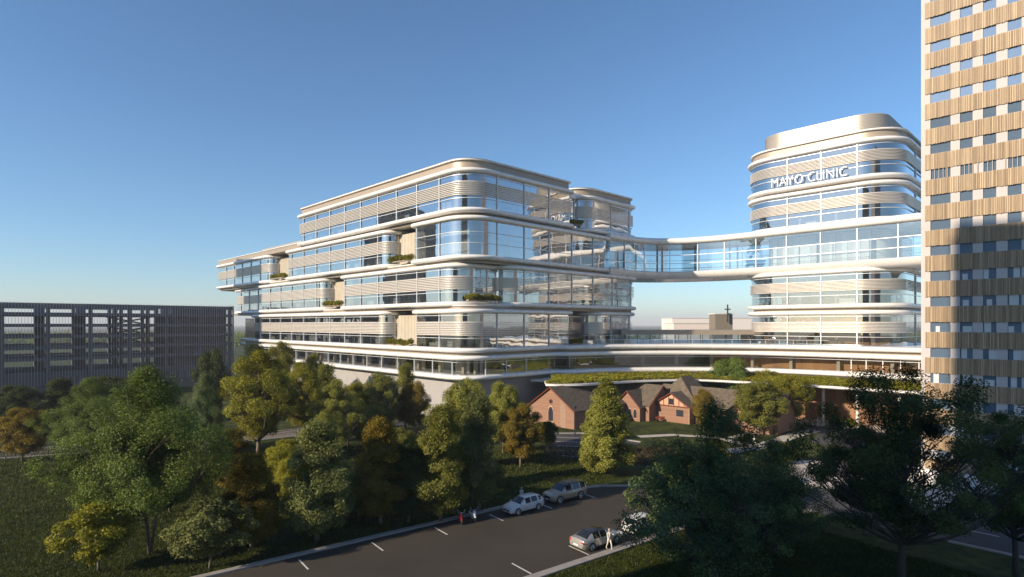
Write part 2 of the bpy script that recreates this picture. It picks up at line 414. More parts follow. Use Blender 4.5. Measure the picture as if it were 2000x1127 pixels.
# continuous tan recess and terrace slabs between the tiers
def tier_slab(k, outline, off=-0.5):
    z = AZ[k]
    recess(clinic, outline, z + BH - .03, z + 2.4 - BH + .03, off)
    b = MB(); b.plate(outline, off - .02, z + BH + .5, t=.45); b.plate(outline, -.2, z + 2.4 - BH + .25, t=.25); b.build('terrace_slab', M_CEIL, clinic)
L3 = rounded([W(0, 0), W(0, 54.5), W(26, 54.5), W(26, D), W(138, D), W(138, 0)], [6, 1, 1, 0, 1, 2.5])
L3b = rounded([W(0, 0), W(0, 54.5), W(26, 54.5), W(26, D), W(126, D), W(126, 0)], [5, 1, 1, 0, 1, 2.5])
tier_slab(3, rounded([W(0, 0), W(0, 54.5), W(26, 54.5), W(26, D), W(138, D), W(138, 0)], [6, 1, 1, 0, 1, 2.5]))
tier_slab(2, L3); tier_slab(1, L3b)
# upper-band lines that run past the recesses (edge of each terrace)
def edge(k, outline, upper=True): band(clinic, outline, AZ[k] + (2.4 - BH if upper else 0), plate=False, name='terrace_edge')
# the low wing roof: parapet, deck and penthouse
b = MB(); pr = rounded([W(70, 0.0), W(70, D), W(138, D), W(138, 0)], [0.05, 1, 1, 2.5])
b.strip(pr, 0.15, 39.4, 40.7); b.plate(pr, 0.2, 39.55, t=.2); b.plate(pr, -.1, 40.2, t=.3); b.build('wing_parapet', M_TAN, clinic, smooth=True)
b = MB(); b.sweep(pr, [(-.1, 40.7), (.35, 40.7), (.35, 40.85), (-.1, 40.85)]); b.build('wing_parapet_cap', M_WHITE, clinic)
b = MB(); pp = rounded([W(86, 8), W(86, 18), W(120, 18), W(120, 8)], 3); b.strip(pp, 0, 40.2, 44.0); b.plate(pp, 0, 44.0); b.build('penthouse', M_SCREEN, clinic, smooth=True)

# ================================================================== podium
podium = empty('podium_base', (30, 131, 0), 'two-storey hospital podium with twin white bands sweeping from the long block to the tower', 'hospital podium')
front = crom([W(0, 16), W(0, 24), (12.5, 124.6), (19, 128.0), (27.4, 130.6), (40, 131.6), (52.3, 129.4), (60, 125.4), (67, 120.0), (79, 108.6), (90, 97.5)], 6)
arc = rounded([W(20, 0), W(0, 0), W(0, 16), W(20, 16)], [0, 5.0, 0, 0])
# order: left end -> corner -> front curve -> back
cpts = [p for p in rounded([W(30, 0), W(0, 0), W(0, 30), W(30, 30)], [0, 5.0, 0, 0])]
arcpts = sorted([p for p in cpts if (Vector(p) - Vector(W(5, 5))).length < 5.1], key=lambda p: (Vector(p) - Vector(W(5, 0))).length)
PODP = [W(112, 24), W(112, 0)] + [tuple(p) for p in arcpts] + [tuple(p) for p in front] + [(112, 119), (80, 172), (20, 175)]
PODP = ccw(PODP)
def keep_front(a, b):
    m = ((a[0]+b[0])/2, (a[1]+b[1])/2); return not (m[1] > 150 and m[0] > -40)
band(podium, PODP, AZ[0] + 2.4 - BH); band(podium, PODP, AZ[0])
b = MB(); b.strip(PODP, -.45, AZ[0] + BH - .03, AZ[0] + 2.4 - BH + .03); b.build('tan_recess', M_TAN, podium, smooth=True)
b = MB(); b.plate(PODP, -.6, 14.12, t=.25); b.build('roof', M_ROOF, podium)
g = MB(); g.strip(PODP, -0.6, 9.0, 11.85); go = g.build('glass_wall', M_GLASSP, podium, smooth=True)
m = MB(); seg_posts(m, PODP, 6.2, -.5, .14, .2, 9.0, 11.82, minlen=2.4)
m.sweep(PODP, [(-.58, 11.35), (-.45, 11.35), (-.45, 11.43), (-.58, 11.43)]); m.build('mullion_frame', M_MULL, go)
band(podium, PODP, 8.05, h=0.95, name='lower_band')
b = MB(); b.strip(PODP, -1.2, -0.1, 8.1); b.build('base_wall', M_BASE, podium, smooth=True)
# interior behind the podium glass
b = MB(); q = [W(106, 10), W(8, 10), W(8, 26)]
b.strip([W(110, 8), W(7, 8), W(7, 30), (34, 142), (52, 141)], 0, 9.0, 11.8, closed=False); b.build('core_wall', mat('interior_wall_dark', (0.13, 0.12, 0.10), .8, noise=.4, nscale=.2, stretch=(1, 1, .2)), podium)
b = MB(); b.strip([(47, 138), (56, 132.5), (68, 123), (81, 111), (91, 102)], 0, 9.0, 11.8, closed=False)
b.strip([(56, 143), (63, 137), (73, 127), (79, 122)], 0, 14.2, 16.3, closed=False); b.build('timber_wall', M_COREW, podium)
b = MB(); rng = random.Random(3)
for k in range(13):
    c = W(3.2, 0); c = W(7.5*k + 5, 3.4); b.obox(c, D1, .7, .7, 9, 11.8)
    if k % 3 != 1:
        c = W(7.5*k + 8.5, 6.0); b.obox(c, D1, 4.2, .3, 9, 11.7, 1)
for k in range(5): c = W(3.4, 5 + 7*k); b.obox(c, D2, .6, .6, 9, 11.8)
for x, y in ((30, 134), (38, 135), (46, 134.5), (54, 131), (61, 127.5), (68, 121.5), (75, 115)): b.obox((x, y), D1, .6, .6, 0, 11.8)
b.build('column', [M_TANWALL, M_CEIL], podium)

# green roof / canopy in front of the podium
GE = crom([(6.5, 110.8), (8.5, 110.0), (13, 110.8), (18.5, 113.8), (27, 118.0), (38, 119.5), (47, 114.5), (54, 109.5), (62, 103.0), (72, 93.0), (84, 80)], 6)
back = [(front[i][0] + .6, front[i][1] + .6) for i in range(len(front))]
canp = [tuple(p) for p in GE] + [(92, 92)] + [tuple(p) for p in back[::-1] if p[1] > 118 or p[0] > 60] + [(6.5, 119)]
canp = ccw(canp)
b = MB(); b.prism(canp, 6.9, 7.35); b.build('canopy_slab', M_CEIL, podium)
b = MB(); nrm = normals2(GE, False); b.sweep([tuple(p) for p in GE], [(-.3, 7.0), (.3, 7.05), (.3, 7.38), (-.3, 7.42)], closed=False); b.build('canopy_edge', M_WHITE, podium, smooth=True)
b = MB(); b.strip([(6.8, 119.5), (16, 126.5), (27, 129), (38, 130), (50, 126), (60, 119.2)], 0, 0, 6.9, closed=False); b.build('undercroft_wall', M_BASE, podium)
b = MB(); b.strip([(52, 121), (57.5, 117), (63, 112), (72, 103.5), (88, 90)], 0, 0, 6.9, closed=False, mi=0); b.build('entrance_timber_wall', mat('entrance_timber', (0.26, 0.13, 0.06), 0.5, noise=0.25, nscale=0.6, stretch=(1, 1, .15)), podium)
for x, y in ((53.5, 113), (58.2, 109.2), (62.5, 105.6), (67, 101.0), (49, 117)):
    b = MB(); b.tube([(x, y, 0), (x, y, 6.9)], .28, 10); b.build('entrance_column', M_CEIL, podium, smooth=True)

# ================================================================== tower
tower = empty('clinic_tower', (77.2, 116.5, 0), 'rounded glass hospital tower with white bands and lettering, at the right end of the skybridge', 'hospital tower')
tp = rounded([T(0, 0), T(0, 32), T(32, 32), T(32, 0)], [7, 7, 7, 7], 14)
ti = ccw([T(7, 7), T(7, 25), T(25, 25), T(25, 7)])
for k in (4, 3, 1, 0):
    z0, z1 = AZ[k] + 2.4, AZ[k+1]
    module(tower, tp, z0, z1, core=ti, posts=7.0, origin=T(7.4, 0), core_mat=M_CORE, postw=.2, low=2.65)
    if k > 0: band(tower, tp, z0 - BH)
    band(tower, tp, z1)
    if k < 4: recess(tower, tp, z1 + BH - .03, z1 + 2.4 - BH + .03)
tpi = rounded([T(.8, .8), T(.8, 31), T(31, 31), T(31, .8)], 6.5)
b = MB(); b.strip(tp, -0.25, AZ[5] + BH, AZ[5] + 2.5); b.build('roof_parapet', M_TAN, tower, smooth=True)
band(tower, tp, AZ[5] + 2.45, h=.32, out=.3, name='parapet_cap', plate=False)
b = MB(); b.plate(tp, -.3, AZ[5] + 2.3); b.build('roof', M_ROOF, tower)
ph = rounded([T(3.2, 2.4), T(3.2, 28), T(29.2, 28), T(29.2, 2.4)], 5.5, 12)
b = MB(); b.strip(ph, 0, AZ[5] + 2.3, AZ[5] + 6.9)
b.plate(ph, 0, AZ[5] + 6.9)
for i in range(14): z = AZ[5] + 2.7 + i*.3; b.sweep(ph, [(0.01, z), (.07, z), (.07, z + .14), (.01, z + .16)])
b.build('rooftop_screen', M_SCREEN, tower, smooth=True)
# lettering
tc = bpy.data.curves.new('sign_text', 'FONT'); tc.body = 'MAYO CLINIC'; tc.size = 3.0; tc.extrude = 0.12; tc.offset = -0.045; tc.space_character = 1.04; tc.align_x = 'LEFT'
tobj = bpy.data.objects.new('tmp_text', tc); col.objects.link(tobj); bpy.context.view_layer.update()
me = bpy.data.meshes.new_from_object(tobj.evaluated_get(bpy.context.evaluated_depsgraph_get())); bpy.data.objects.remove(tobj)
xs = [v.co.x for v in me.vertices]; wtx = max(xs) - min(xs)
M_SIGN = mat('sign_white', (0.88, 0.9, 0.92), 0.4); me.materials.clear(); me.materials.append(M_SIGN); me.name = 'sign_lettering'
sg = bpy.data.objects.new('sign_lettering', me); col.objects.link(sg)
# letters run from px 1504 to px 1653 on the front face
sx = 15.6 / wtx
a2 = math.atan2(-D1[1], -D1[0])
M4 = Matrix.Translation((*T(24.9, -0.75), AZ[4] + 2.6)) @ Matrix.Rotation(a2, 4, 'Z') @ Matrix.Rotation(R(90), 4, 'X') @ Matrix.Diagonal((sx, 0.98, 1, 1))
me.transform(M4); sg.parent = tower; sg.matrix_parent_inverse = parent_inv(tower)

# ================================================================== skybridge
bridge = empty('skybridge', (42, 147, 30), 'curved glass skybridge between the long hospital block and the tower', 'skybridge')
bf = crom([W(0, 44), W(0, 50), (30.8, 145.6), (36.0, 147.6), (42, 147.4), (48.5, 144.2), (54.9, 139.0), (62, 131.8), (69.5, 124.1), (77.0, 116.4), (86, 107.3), (97, 96.0)], 6)
bf = [tuple(p) for p in bf]
nb = normals2(bf, False); bb = [(p[0] - n[0]*13, p[1] - n[1]*13) for p, n in zip(bf, nb)]
def is_front(path_pts): pass
bp_ = bf + bb[::-1]
if ccw(bp_) != bp_: bp_ = ccw(bp_)
zb0, zb1 = AZ[2] + 2.4, AZ[3] + .4
g = MB(); g.strip(bp_, 0, zb0, zb1); go = g.build('glass_wall', M_GLASSB, bridge, smooth=True)
m = MB()
d = 0
for i in range(len(bf) - 1):
    L = (Vector(bf[i+1]) - Vector(bf[i])).length
    d += L
    if d > 6.6:
        d = 0
        for q, nn in ((bf[i], nb[i]), (bb[i], (-nb[i][0], -nb[i][1]))): m.obox((q[0] + nn[0]*.06, q[1] + nn[1]*.06), (-nn[1], nn[0]), .14, .2, zb0, zb1)
for h in (zb0 + 2.0, zb0 + 4.1): m.sweep(bp_, [(0.02, h), (0.2, h), (0.2, h + .13), (0.02, h + .13)])
m.build('mullion_frame', M_MULL, go)
b = MB(); b.sweep(bp_, bull(zb1, 1.6, 1.2)); b.plate(bp_, -1.2, zb1 + 1.5, t=1.3)
b.build('top_band', M_WHITE, bridge, smooth=True)
b = MB(); b.sweep(bp_, [(-1.6, zb0 - 1.75), (.0, zb0 - 1.75), (.7, zb0 - 1.2), (1.25, zb0 - .55), (1.3, zb0 - .2), (1.0, zb0), (-1.6, zb0)]); b.plate(bp_, -1.2, zb0 - .05, t=1.65)
b.build('bottom_band', M_WHITE, bridge, smooth=True)
b = MB()
for i in range(3, len(bf) - 3, 6):
    for t in (.28, .72):
        q = Vector(bf[i]).lerp(Vector(bb[i]), t); b.tube([(q.x, q.y, zb0), (q.x, q.y, zb1)], .22, 8)
for t in (.3, .7):       # handrails along the walkway
    b.tube([(*(Vector(f_).lerp(Vector(k_), t)), zb0 + 1.1) for f_, k_ in zip(bf, bb)], .04, 4)
b.build('bridge_column', mat('bridge_column_dark', (0.10, 0.11, 0.12), 0.5), bridge)
b = MB(); b.strip(rounded([T(3.4, 4.4), T(3.4, 31), T(28, 31), T(28, 4.4)], 3), 0, zb0, zb1)
for i in range(9): c = T(6 + i*2.5, 4.3); b.obox(c, D1, 1.1, .1, zb0, zb1, 1)
b.build('lobby_wall', [M_CORE, M_CEIL], tower)

# low glass connector on the podium roof
conn = empty('glass_connector', (44, 142, 14.2), 'low glazed connector on the podium roof under the skybridge', 'connector')
cpn = ccw([(27, 139.5), (60, 139.5), (60, 147), (27, 147)])
g = MB(); g.strip(cpn, 0, 14.15, 16.2); go = g.build('glass_wall', M_GLASSB, conn)
m = MB(); seg_posts(m, cpn, 3.0, .05, .12, .15, 14.15, 16.2); m.build('mullion_frame', M_DARK, go)
b = MB(); b.prism(ccw([(26, 138.8), (61, 138.8), (61, 148), (26, 148)]), 16.2, 17.3); b.build('flat_roof', M_TAN, conn)
rl = empty('terrace_railing', (40, 133, 14.2), 'thin glass railing along the podium terrace edge below the skybridge', 'railing')
pth = [tuple((p[0] + 1.2, p[1] + 1.6)) for p in front[14:48]]
g = MB(); g.strip(pth, 0, 14.2, 15.2, closed=False); g.build('glass_panel', M_GLASSB, rl)
g = MB(); g.tube([(p[0], p[1], 15.22) for p in pth], .04, 4)
for p in pth[::2]: g.box(p[0]-.03, p[0]+.03, p[1]-.03, p[1]+.03, 14.15, 15.2)
g.build('handrail', M_MULL, rl)
# ================================================================== timber-banded high-rise on the right
hx, hy = AT(1799, 72.2)
HT = frame(hx, hy)                       # front runs along -u, depth along +v
hotel = empty('high_rise', (hx, hy, 0), 'tall grey block banded with vertical timber slats, cut off by the right edge', 'high-rise')
M_HW = mat('render_grey', (0.46, 0.43, 0.43), 0.7, noise=0.05, nscale=0.4)
def slat_mat():
    m = bpy.data.materials.new('timber_slats'); m.use_nodes = True; nt = m.node_tree; b = nt.nodes['Principled BSDF']; b.inputs['Roughness'].default_value = .55
    gm = nt.nodes.new('ShaderNodeNewGeometry'); cr = nt.nodes.new('ShaderNodeValToRGB')
    e = cr.color_ramp.elements; e[0].color = (0.25, 0.17, 0.10, 1); e[1].color = (0.43, 0.32, 0.20, 1)
    e2 = e.new(.5); e2.color = (0.36, 0.26, 0.155, 1)
    nt.links.new(gm.outputs['Random Per Island'], cr.inputs[0])
    tc = nt.nodes.new('ShaderNodeTexCoord'); mp = nt.nodes.new('ShaderNodeMapping'); mp.inputs['Scale'].default_value = (6, 6, .8)
    n = nt.nodes.new('ShaderNodeTexNoise'); n.inputs['Scale'].default_value = 1; n.inputs['Detail'].default_value = 5
    nt.links.new(tc.outputs['Object'], mp.inputs[0]); nt.links.new(mp.outputs[0], n.inputs[0])
    r = nt.nodes.new('ShaderNodeMapRange'); r.inputs[1].default_value = .3; r.inputs[2].default_value = .7; r.inputs[3].default_value = .88; r.inputs[4].default_value = 1.1
    nt.links.new(n.outputs[0], r.inputs[0])
    mx = nt.nodes.new('ShaderNodeMix'); mx.data_type = 'RGBA'; mx.blend_type = 'MULTIPLY'; mx.inputs[0].default_value = 1
    nt.links.new(cr.outputs[0], mx.inputs[6]); nt.links.new(r.outputs[0], mx.inputs[7]); nt.links.new(mx.outputs[2], b.inputs['Base Color'])
    return m
M_SLAT = slat_mat()
M_HG = glass('high_rise_glass', (0.10, 0.14, 0.20), 0.22, (0.8, 0.88, 1.0), rough=.01, body=(0.13, 0.19, 0.27), bodyf=.85)  # diffuse blue-grey in the panes stands in for reflected sky
M_SKYREFL = mat('sky_reflection_panel', (0.52, 0.54, 0.55), .8)  # pale panels on the panes, coloured as sky reflected in the glass
HL, HD, SH = 15.5, 22.0, 3.107
wins = [(0.95, 2.95), (3.85, 5.05), (6.0, 7.2), (8.2, 9.4), (10.4, 11.6), (12.7, 13.9)]
hw = []
z_off = (633 - 38.6) * 72.0 / F + H      # underside of a band seen at row 38.6
lev = []; k = 0
while True:
    z = z_off - k * SH
    if z < 0.2: break
    lev.append(z); k += 1
lev = [z_off + SH, z_off + 2*SH] + lev
zt = max(lev) + 2.2
b = MB()
# wall: front made of piers between windows, with real openings; body set back
def hbox(t0, t1, n0, n1, z0, z1, mb, mi=0):      # t along the front (-u), n outwards from the front (-v)
    mb.prism(ccw([HT(-t0, -n0), HT(-t1, -n0), HT(-t1, -n1), HT(-t0, -n1)]), z0, z1, mi)
lv = sorted(lev)
edges = [0] + [x for w in wins for x in w] + [HL]
for i in range(0, len(edges), 2): hbox(edges[i], edges[i+1], -.3, 0, 0, zt, b)
prev = 0
for z in lv + [zt + 9]:
    # band below the underside z belongs to the window strip [z-1.25, z]
    z0 = z - 1.22
    for w in wins:
        if z0 > prev: hbox(w[0], w[1], -.3, -.003, prev, min(z0, zt), b)
    prev = z
hbox(0, HL, -HD, -.9, 0, zt - .4, b)
hbox(0, .3, -.9, -.3, 0, zt - .4, b); hbox(HL - .3, HL, -.9, -.3, 0, zt - .4, b)
wall = b.build('wall', M_HW, hotel)
rngc = random.Random(4)
for wi, w in enumerate(wins):
    for z in lv:
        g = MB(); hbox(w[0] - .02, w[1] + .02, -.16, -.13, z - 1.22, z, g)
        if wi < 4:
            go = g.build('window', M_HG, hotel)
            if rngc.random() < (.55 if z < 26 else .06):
                a_ = rngc.uniform(0, .55); c_ = MB(); hbox(w[0] + a_, w[0] + a_ + rngc.uniform(.4, .9), -.128, -.10, z - 1.2, z - rngc.choice([0, 0, .5]), c_); c_.build('sky_reflection_panel', M_SKYREFL, go)
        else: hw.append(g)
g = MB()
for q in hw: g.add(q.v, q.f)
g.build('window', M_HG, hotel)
rng = random.Random(11)
for z in lv + [zt + .95]:
    # slats cover from z up to z + (SH-1.22)
    s = MB(); t = 0.42; hgt = SH - 1.22
    special = abs(z - (z_off - 6*SH)) < .1
    while t < HL:
        w = rng.choice([.10, .12, .14, .18]); 
        lo = z - rng.choice([.0, .0, .0, .03, .05]); up = z + hgt
        if special and rng.random() < .12: lo -= 1.25
        hbox(t, t + w - .035, .07, .07 + rng.uniform(.05, .11), lo, up, s); t += w
    hbox(.42, HL, .005, .05, z + .04, z + hgt - .05, s)
    s.build('slat_band', M_SLAT, hotel)
s = MB(); z = z_off - 6*SH; t = .95
for w in wins:
    t = w[0]
    while t < w[1]: hbox(t, t + .05, -.02, .05, z - 1.22, z, s); t += .42
s.build('window_bars', M_HW, hotel)
# white low wall and paved forecourt at its foot
fw = empty('forecourt_wall', (hx, hy - 6, 0), 'low white wall in front of the timber-banded high-rise', 'wall')
b = MB(); q0 = Vector(HT(-1.5, -7.5)); 
b.prism(ccw([HT(3, -3.2), HT(-15, -3.2), HT(-15, -3.6), HT(3, -3.6)]), 0, 1.5); b.prism(ccw([HT(3.08, -3.12), HT(-15, -3.12), HT(-15, -3.68), HT(3.08, -3.68)]), 1.5, 1.6)
b.build('wall_body', M_WHITE, fw)

# ================================================================== car park building on the left
gx, gy = -85.9, 182.0
GT = frame(gx, gy)        # facade along -v (towards the camera-left), depth along +u
gar = empty('parking_garage', (gx, gy, 0), 'multi-storey parking garage with open decks behind vertical grey fins, left edge', 'parking garage')
M_GC = mat('garage_concrete', (0.15, 0.15, 0.17), 0.8, noise=0.12, nscale=0.5)
M_GF = mat('garage_fin_metal', (0.44, 0.45, 0.50), 0.45, 0.3)
GL, GD = 76.0, 30.0
def gbox(u0, u1, v0, v1, z0, z1, mb, mi=0): mb.prism(ccw([GT(u0, v0), GT(u0, v1), GT(u1, v1), GT(u1, v0)]), z0, z1, mi)
decks = [23.6, 21.3, 18.4, 15.5, 12.6, 9.7]
b = MB()
for i, z in enumerate(decks):
    gbox(.5, GD, -GL, -1.0, z - .45, z - .1, b) if i else gbox(.5, 1.2, -GL, -1, z - .5, z + .4, b)
    gbox(.35, .6, -GL, -1.2, z - .45, z + (.4 if i else .5), b)
    gbox(GD - .3, GD, -GL, -1.2, z - .45, z + .4, b)
b.build('deck', M_GC, gar)
b = MB()
for v in (-1.5, -10, -19, -28, -37, -46, -55, -64, -73):
    for u in (.7, 12, 22, GD - 1):
        gbox(u, u + .8, v - .6, v + .3, 0, 23.7 if u < 2 else 23.4, b)
for v, w in ((-4, .35), (-7, .5), (-13, .4), (-20.5, .3), (-28.5, .5), (-37, .35)):
    gbox(15, 15.6, v - w*2, v, 0, 23.4, b)
gbox(3, 20, -17, -2, 0, 23.4, b)
b.build('column', M_GC, gar)
b = MB()
for z, zz in ((decks[2], decks[1]), (decks[3], decks[2]), (decks[4], decks[3])):
    for (va, vb) in ((-31, -18), (-18, -31)):
        u = 17 if va < vb else 21
        P0, P1 = GT(u, va), GT(u, vb); P2, P3 = GT(u + 4, vb), GT(u + 4, va)
        b.add([(*P0, z-.3), (*P1, zz-.3), (*P2, zz-.3), (*P3, z-.3), (*P0, z), (*P1, zz), (*P2, zz), (*P3, z)], [(0,3,2,1),(4,5,6,7),(0,1,5,4),(1,2,6,5),(2,3,7,6),(3,0,4,7)])
b.build('ramp', M_GC, gar)
b = MB(); gbox(1.5, GD - 1, -GL, -1, 0, 6.4, b); b.build('base_wall', M_GC, gar)
fp = rounded([GT(0, 0), GT(0, -GL), GT(GD, -GL), GT(GD, 0)], [3.0, .5, .5, .5], 10)
b = MB(); nrm = normals2(fp, True); n = len(fp)
rng = random.Random(5)
for i in range(n):
    a = Vector(fp[i]); c = Vector(fp[(i+1) % n]); L = (c - a).length; t = (c - a).normalized() if L else Vector((1, 0)); mid = (a + c)/2
    loc = (mid - Vector((gx, gy)))
    uu = loc.x*D1[0] + loc.y*D1[1]; vv = loc.x*D2[0] + loc.y*D2[1]
    if uu > 14 : continue
    k = max(1, int(L / .62))
    for j in range(k):
        q = a + t*((j + .5) * L / k)
        b.obox((q.x, q.y), (t.x, t.y), .07, .14, 3.0 + rng.choice([0, 0, 2]), 24.25 + rng.choice([0, .08, .16]))
b.build('fin_screen', M_GF, gar)

# ================================================================== brick church hall
def brick():
    m = bpy.data.materials.new('red_brick'); m.use_nodes = True; nt = m.node_tree; b = nt.nodes['Principled BSDF']; b.inputs['Roughness'].default_value = .85
    tc = nt.nodes.new('ShaderNodeTexCoord'); mp = nt.nodes.new('ShaderNodeMapping'); mp.vector_type = 'POINT'
    sx = nt.nodes.new('ShaderNodeSeparateXYZ'); cx = nt.nodes.new('ShaderNodeCombineXYZ'); ad = nt.nodes.new('ShaderNodeMath')
    nt.links.new(tc.outputs['Object'], sx.inputs[0]); nt.links.new(sx.outputs[0], ad.inputs[0]); nt.links.new(sx.outputs[1], ad.inputs[1])
    nt.links.new(ad.outputs[0], cx.inputs[0]); nt.links.new(sx.outputs[2], cx.inputs[1])
    br = nt.nodes.new('ShaderNodeTexBrick'); br.inputs['Color1'].default_value = (0.21, 0.10, 0.062, 1); br.inputs['Color2'].default_value = (0.29, 0.15, 0.095, 1); br.inputs['Mortar'].default_value = (0.30, 0.23, 0.17, 1)
    br.inputs['Scale'].default_value = 1.0; br.inputs['Brick Width'].default_value = .3; br.inputs['Row Height'].default_value = .11; br.inputs['Mortar Size'].default_value = .012
    nt.links.new(cx.outputs[0], br.inputs['Vector']); nt.links.new(br.outputs[0], b.inputs['Base Color']); return m
M_BRICK = brick(); M_SHING = mat('slate_shingles', (0.115, 0.09, 0.066), 0.85, noise=0.35, nscale=1.6, bump=.4, bscale=5)
M_TIMB = mat('red_brown_timber', (0.20, 0.05, 0.025), 0.6); M_PLAS = mat('infill_render', (0.50, 0.30, 0.20), 0.8, noise=.08)
M_CHG = mat('leaded_glass', (0.03, 0.035, 0.05), 0.12, spec=.8)
church = empty('brick_church', (18, 104, 0), 'low red brick church with dark shingle roofs and half-timbered gables', 'church')
CH = frame(11.0, 103.4)     # corner of the west gable; gable along +u (11 m), nave along +v
cwall, croof, ctrims = MB(), MB(), []
def gable_block(u0, u1, v0, v1, ze, zr, axis='v', over=.35, ridge_in=0.0):
    """walls + pitched roof; axis 'v': ridge runs along v"""
    def q(u, v, z): return (*CH(u, v), z)
    ctrim = MB(); ctrims.append(ctrim)
    if axis == 'v':
        um = (u0 + u1)/2
        cwall.add([q(u0, v0, 0), q(u1, v0, 0), q(u1, v0, ze), q(um, v0, zr - .15), q(u0, v0, ze)], [(0, 1, 2, 3, 4)])
        cwall.add([q(u0, v1, 0), q(u1, v1, 0), q(u1, v1, ze), q(um, v1, zr - .15), q(u0, v1, ze)], [(4, 3, 2, 1, 0)])
        cwall.add([q(u0, v0, 0), q(u0, v1, 0), q(u0, v1, ze), q(u0, v0, ze)], [(0, 1, 2, 3)]); cwall.add([q(u1, v0, 0), q(u1, v1, 0), q(u1, v1, ze), q(u1, v0, ze)], [(3, 2, 1, 0)])
        sl = (zr - ze)/((u1 - u0)/2); e = over; s0, s1 = u0 - e, u1 + e
        for a_, ss in ((s0, 1), (s1, -1)):
            zz = ze - sl*e; th = .18
            vs = [q(a_, v0 - e, zz), q(a_, v1 + e, zz), q(um, v1 + e, zr), q(um, v0 - e, zr)]
            vs += [(x, y, z + th) for x, y, z in vs]
            croof.add(vs, [(0,3,2,1),(4,5,6,7),(0,1,5,4),(1,2,6,5),(2,3,7,6),(3,0,4,7)])
            ctrim.tube([(*CH(a_, v0 - e - .03), zz + .05), (*CH(um, v0 - e - .03), zr + .05)], .11, 4)
    else:
        vm = (v0 + v1)/2
        for u, r in ((u0, 0), (u1, 1)):
            f = (0, 1, 2, 3, 4) if not r else (4, 3, 2, 1, 0)
            cwall.add([q(u, v0, 0), q(u, v1, 0), q(u, v1, ze), q(u, vm, zr - .15), q(u, v0, ze)], [f])
        cwall.add([q(u0, v0, 0), q(u1, v0, 0), q(u1, v0, ze), q(u0, v0, ze)], [(0, 1, 2, 3)]); cwall.add([q(u0, v1, 0), q(u1, v1, 0), q(u1, v1, ze), q(u0, v1, ze)], [(3, 2, 1, 0)])
        sl = (zr - ze)/((v1 - v0)/2); e = over
        for a_ in (v0 - e, v1 + e):
            zz = ze - sl*e; th = .18
            vs = [q(u0 - e, a_, zz), q(u1 + e, a_, zz), q(u1 + e, vm, zr), q(u0 - e, vm, zr)]
            vs += [(x, y, z + th) for x, y, z in vs]
            croof.add(vs, [(0,3,2,1),(4,5,6,7),(0,1,5,4),(1,2,6,5),(2,3,7,6),(3,0,4,7)])
            ctrim.tube([(*CH(u0 - e - .03, a_), zz + .05), (*CH(u0 - e - .03, vm), zr + .05)], .1, 4)
            ctrim.tube([(*CH(u1 + e + .03, a_), zz + .05), (*CH(u1 + e + .03, vm), zr + .05)], .1, 4)
gable_block(0, 11, 0, 24, 3.3, 7.0, 'v')                         # west nave, gable towards the car park
gable_block(-3.4, 2.2, 15.5, 24, 2.8, 5.6, 'v')                   # low aisle with arched windows
gable_block(-4.5, 6, 17, 26, 3.2, 6.5, 'u')                       # cross wing
gable_block(-11.6, -4.0, 19.5, 26, 3.1, 5.5, 'v')                 # half-timbered front
gable_block(-27, -3, 21.3, 29, 3.2, 6.4, 'u')
gable_block(-26.2, -18.4, 19.7, 26, 3.1, 5.5, 'v')
hz0, hz1 = 4.6, 8.3
hv = [(*CH(-10.6, 22.6), hz0), (*CH(-3.2, 22.6), hz0), (*CH(-3.2, 30), hz0), (*CH(-10.6, 30), hz0), (*CH(-6.9, 24.6), hz1), (*CH(-6.9, 28.6), hz1)]
croof.add(hv, [(0, 1, 4), (1, 2, 5, 4), (2, 3, 5), (3, 0, 4, 5), (3, 2, 1, 0)])
cw = cwall.build('wall', M_BRICK, church); cwr = croof.build('roof', M_SHING, church); [q_.build('barge_board', M_TIMB, cwr) for q_ in ctrims]
def arch_window(u, v, w, h, zb, normal='v', pointed=True):
    """flat leaded window just proud of the wall facing -v"""
    pts = [(-w/2, 0), (w/2, 0), (w/2, h*.62)]
    for k in range(1, 6):
        a = k/6; pts.append((w/2*(1 - a**1.6), h*.62 + h*.38*math.sin(a*math.pi/2)))
    pts.append((0, h)); left = [(-x, z) for x, z in pts[2:-1]][::-1]; pts += left
    fr, gl_ = MB(), MB()
    def pr(pp, off, mb, th, sc=1.0):
        vs = []; n = len(pp)
        for o in (off, off + th):
            for x, z in pp: vs.append((*CH(u + x*sc, v - o), zb + (z - h/2)*sc + h/2))
        mb.add(vs, [tuple(range(n)), tuple(range(2*n-1, n-1, -1))] + [(i, (i+1) % n, n + (i+1) % n, n + i) for i in range(n)])
    pr(pts, .01, fr, .06, 1.16); pr(pts, .075, gl_, .02)
    f = fr.build('window', M_PLAS, church); gl_.build('pane', M_CHG, f)
arch_window(5.5, 0, 1.2, 2.6, .9)
f = MB(); f.tube([(*CH(5.5, -.02), 4.5), (*CH(5.5, -.1), 4.5)], .42, 14); fo = f.build('window', M_TIMB, church)
f = MB(); f.tube([(*CH(5.5, -.11), 4.5), (*CH(5.5, -.13), 4.5)], .32, 14); f.build('pane', M_CHG, fo)
for du in (-1.15, 0, 1.15): arch_window(-1.2 + du, 15.5, .7, 1.7, .6)
